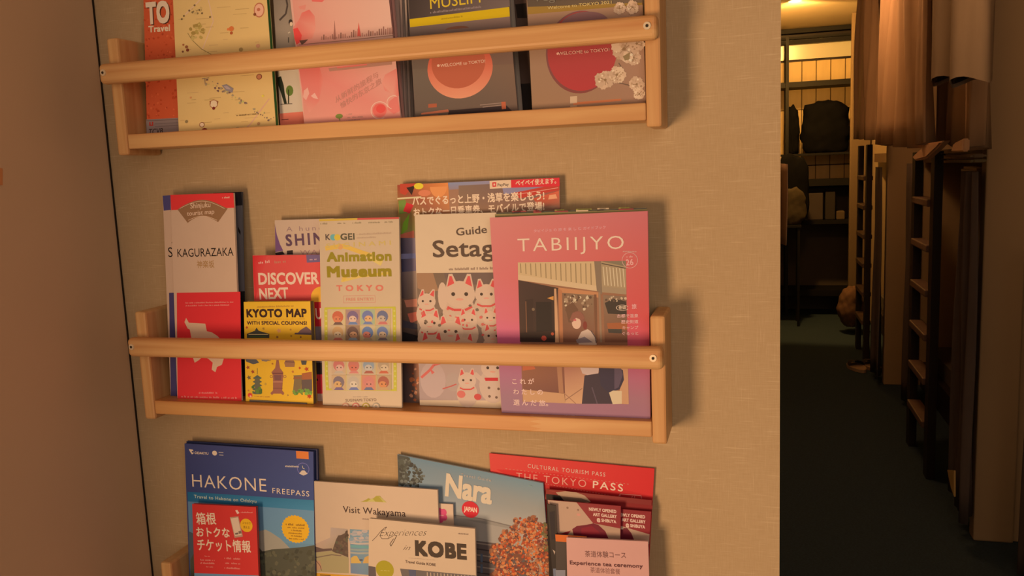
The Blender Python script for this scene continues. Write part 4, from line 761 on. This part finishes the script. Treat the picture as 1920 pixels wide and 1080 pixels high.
for i in range(34): l.line([(948+i*6.9, 878.6+i*.87), (951+i*6.9, 879+i*.87)], 1, (206, 110, 84))
for i in range(24): l.line([(1010+i*5.6, 905+i*1), (1012.6+i*5.6, 905.4+i*1)], .8, (206, 110, 84))
RL = (214, 106, 90)
l.line([(1155, 939), (1163, 926), (1202, 929), (1205, 944), (1200, 950)], 1.2, RL); l.line([(1163, 926), (1162, 938), (1178, 944), (1186, 930)], 1.1, RL); l.line([(1190, 930), (1188, 946), (1203, 949)], 1.1, RL); l.line([(1155, 939), (1170, 948), (1180, 944)], 1, RL)
for i in range(5): l.line([(1206, 940+i*4), (1222, 942+i*4)], .9, RL)
l = b.layer('title_lettering'); l.text('CULTURAL TOURISM PASS', (989.5, 877), (1135, 893.5), 7.4, (222, 160, 130), .004, 0, 1.25); l.text('THE TOKYO', (968, 899), (1099, 913.5), 13.5, (222, 140, 112), -.006, 0, 1.25); l.text('PASS', (1111.5, 914.5), (1168, 921.5), 13.5, (230, 178, 142), .01, 0, 1.25); b.done()
b = Booklet('B', 'gallery_flyer', 'dark red gallery flyer with a white cone, half hidden behind the Nara guide', 'brochure', (1024, 917), (1222, 938), (1219, 1000), (1030, 1080), -.019, -.0095, .0015, (128, 28, 28), .95, group=G)
l = b.layer('cover_print'); l.poly([(1098, 934), (1224, 948), (1220, 975), (1070, 960)], (132, 28, 28)); l.poly([(1024, 917), (1060, 920), (1100, 934), (1100, 944), (1022, 936)], (136, 38, 30)); l.poly([(1042, 923), (1060, 921), (1080, 923), (1096, 929), (1108, 941), (1098, 944), (1075, 938), (1052, 934)], (176, 128, 94)); l.poly([(1050, 930), (1090, 934), (1108, 941), (1080, 943), (1052, 938)], (112, 80, 60)); l.poly([(1024, 926), (1050, 929), (1060, 942), (1060, 1090), (1030, 1090)], (34, 24, 22)); l.line([(1030, 920), (1042, 922)], 1.4, (150, 50, 40)); b.done()
GT = (222, 170, 138)
for nm, lab, tl, tr, br, bl, y_, u0 in (('gallery_booklet', 'art gallery booklet behind, its lettering cut off on the left', (1075, 947), (1221, 959.5), (1217, 1020), (1085, 1080), -.0145, 57.5), ('gallery_booklet', 'front art gallery booklet with newly opened lettering and a white cone', (1026.5, 937.5), (1164, 949), (1163, 1020), (1042, 1080), -.019, 0)):
    b = Booklet('B', nm, lab, 'brochure', tl, tr, br, bl, y_-.011, y_, .0018, (136, 28, 34), .95, group=G)
    l = b.layer('cover_print')
    if u0 == 0:
        l.poly([(1027, 937.5), (1081, 942), (1112, 981), (1105, 985), (1052, 1000), (1046, 1000)], (186, 136, 104)); l.poly([(1112, 981), (1163, 991), (1163, 1020), (1050, 1020), (1073, 992)], (176, 128, 96)); l.poly([(1073, 992), (1082, 986), (1100, 984), (1112, 981), (1122, 984), (1135, 996), (1142, 1012), (1076, 1006)], (112, 24, 36)); l.poly([(1090, 990), (1110, 986), (1126, 1000), (1090, 1004)], (130, 24, 36)); l.disc(1064, 952, 2.2, (140, 96, 72), 7); l.disc(1084, 956, 2, (140, 96, 72), 7); l.disc(1085, 965, 4, (206, 130, 104), 10, 2.4)
    else:
        l.poly([(1164, 986), (1218, 1002), (1217, 1020), (1164, 1016)], (180, 132, 100)); l.poly([(1164, 990), (1176, 990), (1184, 1000), (1190, 1015), (1164, 1014)], (104, 24, 34)); l.disc(1166, 991, 3, (196, 150, 116), 8, 1.6)
    l = b.layer('title_lettering')
    dv = 0 if u0 == 0 else 10
    l.text('NEWLY OPENED', (1104+u0*.93, 957+dv), (1155.5+u0*.94, 962+dv), 5.6, GT, .04, -.1); l.text('ART GALLERY', (1112+u0*.94, 967+dv), (1156+u0*.94, 971.5+dv), 5.6, GT, .04, -.1); l.text('@ SHIBUYA', (1119+u0*.94, 977+dv), (1155.5+u0*.94, 981+dv), 5.6, GT, .04, -.1)
    b.done()
b = Booklet('B', 'black_flyer', 'narrow black flyer edge just right of the Nara guide', 'brochure', (1026, 945), (1042, 948), (1048, 1080), (1036, 1080), -.0365, -.023, .0012, (26, 20, 22), .95, group=G)
l = b.layer('cover_print'); l.poly([(1030, 960), (1040, 958), (1041, 1010), (1034, 1012)], (44, 34, 34)); l.poly([(1036, 1030), (1041, 1034), (1040, 1040)], (180, 140, 112)); l.poly([(1037, 1066), (1048, 1066), (1048, 1084), (1038, 1084)], (110, 104, 108)); b.done()
b = Booklet('B', 'orange_top_leaflet', 'dark grey leaflet with an orange top strip left of the tea card', 'brochure', (1041, 1002), (1100, 1006), (1106, 1080), (1043, 1080), -.0395, -.0245, .0012, (60, 46, 40), .95, group=G)
l = b.layer('cover_print'); l.poly([(1041, 1002), (1100, 1006), (1101, 1019), (1042, 1015)], (206, 92, 34)); l.poly([(1041.5, 1069), (1060, 1069), (1060, 1095), (1043, 1095)], (130, 116, 112)); b.done()
b = Booklet('B', 'tea_ceremony_card', 'pale pink tea ceremony card at the lower right of the bottom rack', 'brochure', (1062, 1008), (1215, 1015.5), (1217, 1080), (1063.5, 1080), -.046, -.028, .003, (204, 136, 114), .98, group=G)
l = b.layer('title_lettering'); l.text('茶道体験コース', (1097, 1044.5), (1174, 1047.5), 11, (110, 62, 52), .008); l.text('Experience tea ceremony', (1068.5, 1058), (1205.5, 1065), 7, (96, 48, 44), .035); l.text('茶道体验套餐', (1107, 1074), (1163, 1077.5), 10, (130, 76, 64), .004); b.done()

# ================================================================ CORRIDOR: bunk pillars, curtains, ladders
BX = 1.465
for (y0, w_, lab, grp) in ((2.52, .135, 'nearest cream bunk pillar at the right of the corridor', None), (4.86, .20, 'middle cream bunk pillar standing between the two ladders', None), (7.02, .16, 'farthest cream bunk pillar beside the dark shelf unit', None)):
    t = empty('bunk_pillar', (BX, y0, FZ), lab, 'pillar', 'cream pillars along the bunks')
    mp_ = M_pillar if y0 < 7 else noise_mat('shaded_far_pillar', (.20, .14, .085), .8, .08, (5, 5, 2)); box('post', 0, w_, 0, .07, 0, CZ-FZ-.001, mp_, t, .006, 2); box('partition', w_+.0005, 1.9, .02, .06, 0, CZ-FZ-.001, M_pillar, t, .002, 1)  # far post: cream pillar colour darkened, shade put into the base colour
M_deck = noise_mat('bunk_deck', (.10, .06, .035), .6, .2, (8, 8, 8))
for i, (y0, y1) in enumerate(((4.95, 7.0), (2.61, 4.84), (-.4, 2.50))):
    t = empty('bunk_bed', (BX+.19, y0, FZ), ('dark lower and upper bunk of the farthest bay', 'dark lower and upper bunk between the middle and nearest pillars', 'dark bunk of the nearest bay, mostly outside the picture')[i], 'bunk bed', 'bunk beds along the corridor')
    L = y1-y0
    box('plinth', .02, 1.69, 0, L, .001, .16, M_darkwood, t); box('upper_deck', 0, 1.69, 0, L, 1.40, 1.47, M_deck, t); box('mattress',   .06, 1.69, .02, L-.02, .161, .26, noise_mat('mattress_cloth', (.12, .10, .08), .9, .1), t); box('back_panel', 1.70, 1.72, 0, L, 0, 2.3, M_darkwood, t)
def ladder(y0, y1, top, label, n, z0, z1, lean):
    t = empty('bunk_ladder', (BX-.05, y0, FZ), label, 'ladder', 'dark wooden bunk ladders')
    H = top-FZ
    for yy, wd in ((0, .075), (y1-y0, .075)):
        v = [(0, yy, 0.002), (.035, yy, 0.002), (.035, yy+wd, 0.002), (0, yy+wd, 0.002)]; v += [(x+lean, y, H) for x, y, z in v]
        new_obj('rail', v, [(3, 2, 1, 0), (4, 5, 6, 7), (0, 1, 5, 4), (1, 2, 6, 5), (2, 3, 7, 6), (3, 0, 4, 7)], M_darkwood, t)
    for k in range(n):
        z = z0+(z1-z0)*k/(n-1)-FZ; x = lean*z/H
        box('rung', x-.012, x+.05, .076, y1-y0-.001, z-.016, z+.016, M_rung, t, .005, 2)
ladder(3.16, 3.62, .03, 'nearest dark bunk ladder between the nearest and middle pillars', 6, -1.2, -.195, .0)
ladder(5.45, 5.93, .10, 'far dark bunk ladder behind the middle pillar', 6, -1.15, -.13, .0)

def cloth(name, label, cat, X, hem, ztop, mat, folds=7, amp=.02, group=None, flare=0, nz=10, side='x'):
    """hanging cloth on a plane beside the corridor; hem = photo points of its lower edge"""
    pts = [onX(u, v, X) for u, v in hem]; n = 56; P = []
    for i in range(n+1):
        t = i/n*(len(pts)-1); k = min(int(t), len(pts)-2); P.append(pts[k].lerp(pts[k+1], t-k))
    y_c = sum(p.y for p in P)/len(P)
    root = Vector((X, y_c, min(p.z for p in P)))
    v = []; f = []
    for j in range(nz+1):
        s_ = j/nz
        for i, p in enumerate(P):
            z = p.z+(ztop-p.z)*s_; y = y_c+(p.y-y_c)*(1-flare*s_)
            a = amp*(1-.35*s_)*(math.sin(i/n*folds*math.tau)+.4*math.sin(i/n*folds*2.3*math.tau+1.3+s_*1.2))+.3*amp*math.sin(s_*5+i*.2)
            v.append((X+a-root.x, y-root.y, z-root.z))
    m = n+1
    for j in range(nz):
        for i in range(n): f.append((j*m+i, j*m+i+1, (j+1)*m+i+1, (j+1)*m+i))
    o = new_obj(name, v, f, mat, None, None, True); o.location = root
    sm = o.modifiers.new('thickness', 'SOLIDIFY'); sm.thickness = .004
    tag(o, label, cat, group); return o
GC = 'curtains and robes along the bunks'
cloth('bunk_curtain', 'beige curtain hanging farthest down the corridor beside the far pillar', 'curtain', 1.36, [(1607, 262), (1614, 260), (1630, 262), (1643, 262)], CZ-.03, M_curtain, 4, .035, GC, .2)
cloth('hanging_robe', 'beige robe with a flared hem hanging before the middle pillar', 'robe', 1.30, [(1649, 262), (1657, 274), (1672, 271), (1700, 276), (1728, 278), (1748, 266)], CZ-.03, M_curtain, 5, .035, GC, .45)
cloth('hanging_robe', 'beige robe hanging nearest with two hanging sleeves', 'robe', 1.40, [(1757, 262), (1772, 268), (1790, 268), (1815, 284), (1838, 280), (1849, 272)], CZ-.03, M_curtain, 4, .03, GC, .1)
M_c3 = noise_mat('beige_sleeve_cloth', (.40, .30, .21), .9, .1, (30, 30, 6), .2, .1)
def sleeve(u0, u1, v, X, lab):
    a = onX(u0, v, X); c = onX(u1, v, X); cy = (a.y+c.y)/2; ry = abs(a.y-c.y)/2; zb = (a.z+c.z)/2
    t = empty('robe_sleeve', (X, cy, zb), lab, 'robe sleeve', 'sleeves of the nearest robe')
    vs = []; fs = []
    for j in range(9):
        s_ = j/8; z = (CZ-.05-zb)*s_; r = ry*(1-.45*s_)
        for i in range(20): an = i/20*math.tau; q = 1+.12*math.sin(an*4+j*.3); vs.append((.055*q*math.cos(an)*(1-.2*s_), r*q*math.sin(an), z+(.012*math.sin(an*2) if j == 0 else 0)))
    for j in range(8):
        for i in range(20): fs.append((j*20+i, j*20+(i+1) % 20, (j+1)*20+(i+1) % 20, (j+1)*20+i))
    new_obj('sleeve_cloth', vs, fs, M_c3, t, None, True)
    new_obj('cuff', [(p[0]*.93, p[1]*.93, p[2]+.012) for p in vs[:20]]+[(p[0]*.5, p[1]*.5, p[2]+.05) for p in vs[:20]]+[(0, 0, .05)], [(i, (i+1) % 20, 20+(i+1) % 20, 20+i) for i in range(20)]+[(20+i, 20+(i+1) % 20, 40) for i in range(20)], M_darkwood, t)
sleeve(1772, 1792, 151, 1.27, 'left hanging sleeve of the nearest robe with a dark cuff opening'); sleeve(1809, 1832, 153, 1.27, 'right hanging sleeve of the nearest robe with a dark cuff opening')
cloth('bunk_curtain', 'mauve lower curtain bunched against the nearest pillar', 'curtain', 1.43, [(1781, 895), (1791, 930), (1802, 960), (1815, 985)], -.05, M_curtain2, 3, .018, GC, .25)
cloth('bunk_curtain', 'mauve lower curtain bunched against the middle pillar', 'curtain', 1.43, [(1634, 690), (1640, 700), (1648, 712)], -.05, M_curtain2, 2, .015, GC, .2)
cloth('bunk_curtain', 'narrow mauve lower curtain in the bay right of the middle pillar', 'curtain', 1.52, [(1690, 735), (1700, 755), (1712, 770)], -.03, M_curtain2, 2, .015, GC, .1)
cloth('bunk_curtain', 'brown curtain at the upper right corner of the corridor view', 'curtain', 1.62, [(1900, 318), (1911, 317), (1925, 318), (1950, 322)], CZ-.03, M_curtain, 3, .02, GC, .1)
cloth('bunk_curtain', 'purplish curtain end at the bottom right corner of the picture', 'curtain', 1.56, [(1904, 1085), (1920, 1100), (1940, 1130)], -.3, M_curtain2, 2, .01, GC, .1)
cloth('corridor_curtain', 'cream cloth end peeping out past the panelled wall edge', 'curtain', .815, [(1458, 456), (1475, 460)], .0, M_curtain, 2, .006, GC, .0)
# turned up orange hem and folded blankets lying on the upper deck edge
def slab_px(name, label, cat, px, X, th, mat, group=None):
    P = [onX(u, v, X) for u, v in px]; c = sum(P, Vector())/len(P); n = len(P)
    v = [(p.x-c.x-th, p.y-c.y, p.z-c.z) for p in P]+[(p.x-c.x, p.y-c.y, p.z-c.z) for p in P]
    f = [tuple(range(n)), tuple(reversed(range(n, 2*n)))]+[(i, n+i, n+(i+1) % n, (i+1) % n) for i in range(n)]
    bm = bmesh.new(); bv = [bm.verts.new(q) for q in v]
    for q in f: bm.faces.new([bv[i] for i in q])
    bmesh.ops.recalc_face_normals(bm, faces=bm.faces); bmesh.ops.bevel(bm, geom=list(bm.edges), offset=th*.2, segments=2, affect='EDGES')
    o = from_bm(name, bm, mat); o.location = c; tag(o, label, cat, group); return o
M_or = noise_mat('orange_hem_cloth', (.62, .38, .22), .85, .1, (30, 30, 30), .2)  # orange cloth colour shared by the towel and the cloth corner
slab_px('folded_towel', 'orange tinted folded towel below the hanging robes', 'towel', [(1724, 293), (1752, 268), (1786, 263), (1772, 278), (1752, 296), (1730, 301)], 1.31, .03, M_or)
slab_px('cloth_corner', 'small orange tinted cloth corner hanging beside the nearest robe', 'cloth', [(1795, 285), (1800, 268), (1819, 259), (1818, 284)], 1.31, .02, M_or)
for i, (v0, v1, c) in enumerate(((288, 295, (.25, .19, .13)), (298, 304, (.20, .17, .10)))):
    slab_px('folded_blanket', ('upper folded blanket on the bunk deck left of the nearest pillar', 'lower folded blanket on the bunk deck left of the nearest pillar')[i], 'blanket', [(1783, v0-1), (1851, v0), (1851, v1), (1800, v1)], 1.45, .05, noise_mat('blanket_%d' % i, c, .9, .2), 'folded blankets on the deck')
slab_px('storage_box', 'pale square box under the upper bunk left of the nearest pillar', 'box', [(1826, 311), (1854, 315), (1852, 362), (1827, 352)], 1.54, .05, M_pillar)
slab_px('dark_bag', 'dark rounded bag at the right edge of the picture', 'bag', [(1905, 325), (1935, 322), (1935, 470), (1918, 462), (1908, 440), (1903, 400)], 1.62, .04, noise_mat('bag_cloth', (.06, .055, .045), .8, .2))
slab_px('yellow_strap', 'thin yellow strip at the foot of the mauve curtain', 'strip', [(1779, 881), (1792, 882), (1792, 932), (1786, 915)], 1.39, .006, noise_mat('yellow_strip', (.55, .38, .14), .7, .1))
# bundle at the foot of the far pillar
def lump(name, label, cat, c, r, mat, seed, sub=4, e=1.0):
    bm = bmesh.new(); bmesh.ops.create_icosphere(bm, subdivisions=sub, radius=1); rr = random.Random(seed)
    ph = [rr.uniform(0, 6) for _ in range(9)]
    for v in bm.verts:
        n = v.co.copy(); k = 1+.06*math.sin(n.x*5+ph[0])+.05*math.sin(n.y*6+ph[1])+.05*math.sin(n.z*7+ph[2])+.03*math.sin(n.x*13+n.z*9+ph[3])+.03*math.sin(n.z*17-n.x*8+ph[4])
        q = (abs(n.x)**(2/e)+abs(n.y)**(2/e)+abs(n.z)**(2/e))**(-e/2) if e < 1 else 1
        n = n*q
        v.co = Vector((n.x*r[0]*k, n.y*r[1]*k, max(-r[2]*.85, n.z*r[2]*k)+r[2]*.85))
    o = from_bm(name, bm, mat, None, True); o.location = c; tag(o, label, cat); return o
p = onY(1595, 618, 6.6); lump('cloth_bundle', 'crumpled brown cloth bundle hanging low at the far pillar', 'bundle', (p.x, 6.6, FZ+.06), (.10, .12, .17), noise_mat('brown_bundle', (.14, .075, .045), .9, .3, (20, 20, 20)), 4, e=.8)
# slippers
for i, (u, v, y_) in enumerate(((1607, 692, 5.3), (1634, 690, 5.35))):
    c = onZ(u, v, FZ+.002)
    t = empty('slipper', c, ('left dark slipper with a pale rim lying on the corridor carpet', 'right dark slipper with a pale rim beside the middle pillar')[i], 'slipper', 'pair of slippers on the carpet')
    n = 20; prof = [(.052*math.cos(a)*(1+.18*math.sin(a)), .12*math.sin(a)) for a in [k/n*math.tau for k in range(n)]]
    v_ = [(x, y, 0) for x, y in prof]+[(x, y, .022) for x, y in prof]
    new_obj('sole', v_, [tuple(reversed(range(n))), tuple(range(n, 2*n))]+[(k, (k+1) % n, n+(k+1) % n, n+k) for k in range(n)], noise_mat('slipper_rim', (.40, .27, .17), .7, .1), t)
    vs = []; fs = []
    for j in range(7):
        a = math.pi*j/6
        for q in range(5): yy = .0+q*.027; wd = .052*math.sqrt(max(.05, 1-(yy/.125)**2)); vs.append((wd*math.cos(a), yy, .0225+.04*math.sin(a)*(1-q*.12)))
    for j in range(6):
        for q in range(4): fs.append((j*5+q, j*5+q+1, (j+1)*5+q+1, (j+1)*5+q))
    o = new_obj('strap', vs, fs, M_darkwood, t, None, True)
    t.rotation_euler = (0, 0, .25)

# steel shelf unit at the far end with bags and parcels
SY = 7.35
s = empty('shelf_unit', (.72, SY, FZ), 'tall black steel shelf unit at the far end of the corridor', 'shelf')
W_ = .86
def zat(v): return onY(1530, v, SY).z-FZ
xpost = onY(1476, 200, SY).x-.72
for x in (xpost, W_-.03):
    for yy in (0, .36): box('post', x-.014, x+.014, yy, yy+.03, .002, zat(64), M_black, s)
for v0, v1, nm in ((150.5, 160.5, 'shelf'), (287, 291, 'shelf'), (337, 349, 'shelf'), (414, 421, 'shelf'), (545, 556, 'shelf')):
    box(nm, xpost-.013-.16, W_-.05, .031 if v0 < 300 else .0305, .359, zat(v1), zat(v0), M_black, s)
box('shelf_cross_bar', -.01, W_, .37, .39, zat(70), zat(62), M_black, s)
struct(box('trim_2', XR+.001, 1.75, 7.70, 7.765, onY(1530, 70, 7.7).z, onY(1530, 66, 7.7).z, M_black)); struct(box('trim_3', XR+.001, 1.75, 7.70, 7.765, onY(1530, 59, 7.7).z, onY(1530, 51, 7.7).z, M_black))
def pz(v): return onY(1530, v, SY+.15).z
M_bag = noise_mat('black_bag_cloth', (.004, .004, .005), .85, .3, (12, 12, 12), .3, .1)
zs = zat(287)+FZ+.003
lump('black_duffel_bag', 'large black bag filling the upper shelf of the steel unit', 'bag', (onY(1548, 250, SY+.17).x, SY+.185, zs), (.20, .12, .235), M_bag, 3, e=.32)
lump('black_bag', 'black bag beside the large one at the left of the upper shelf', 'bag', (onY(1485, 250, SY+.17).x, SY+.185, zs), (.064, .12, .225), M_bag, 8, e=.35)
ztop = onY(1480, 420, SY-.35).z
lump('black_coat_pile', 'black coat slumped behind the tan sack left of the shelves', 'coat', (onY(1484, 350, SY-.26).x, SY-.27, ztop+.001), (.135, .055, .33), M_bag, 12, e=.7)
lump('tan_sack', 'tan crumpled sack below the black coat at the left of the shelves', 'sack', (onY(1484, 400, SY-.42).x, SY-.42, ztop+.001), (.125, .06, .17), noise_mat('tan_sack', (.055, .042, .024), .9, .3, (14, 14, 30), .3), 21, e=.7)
t = empty('side_table', (.72, SY-.52, FZ), 'small dark table under the tan sack at the end of the corridor', 'table')
zt = onY(1480, 420, SY-.35).z-FZ
box('table_top', 0, .34, 0, .30, zt-.02, zt-.001, M_black, t)
for x, y in ((.01, .01), (.31, .01), (.01, .27), (.31, .27)): box('leg', x, x+.02, y, y+.02, .002, zt-.0205, M_black, t)
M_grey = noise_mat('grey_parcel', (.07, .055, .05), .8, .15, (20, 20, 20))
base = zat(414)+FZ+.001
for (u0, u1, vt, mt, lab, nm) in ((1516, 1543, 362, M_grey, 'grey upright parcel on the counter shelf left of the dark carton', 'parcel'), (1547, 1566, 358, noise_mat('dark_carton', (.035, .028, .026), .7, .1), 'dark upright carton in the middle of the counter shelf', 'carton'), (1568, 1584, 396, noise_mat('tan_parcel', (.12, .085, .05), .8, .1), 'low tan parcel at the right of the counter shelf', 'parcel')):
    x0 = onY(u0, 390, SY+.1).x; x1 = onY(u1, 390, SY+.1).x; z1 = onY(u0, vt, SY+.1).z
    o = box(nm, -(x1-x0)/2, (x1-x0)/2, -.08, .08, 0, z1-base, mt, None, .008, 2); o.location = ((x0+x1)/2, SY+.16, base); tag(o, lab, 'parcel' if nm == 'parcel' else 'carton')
slab_px('wall_sticker', 'orange sticker edge at the far left on the smooth side wall', 'sticker', [(-60, 300), (5, 316), (5, 347), (-60, 350)], XL+.0006, .0004, noise_mat('orange_sticker', A((150, 84, 44), .5), .6, .05))
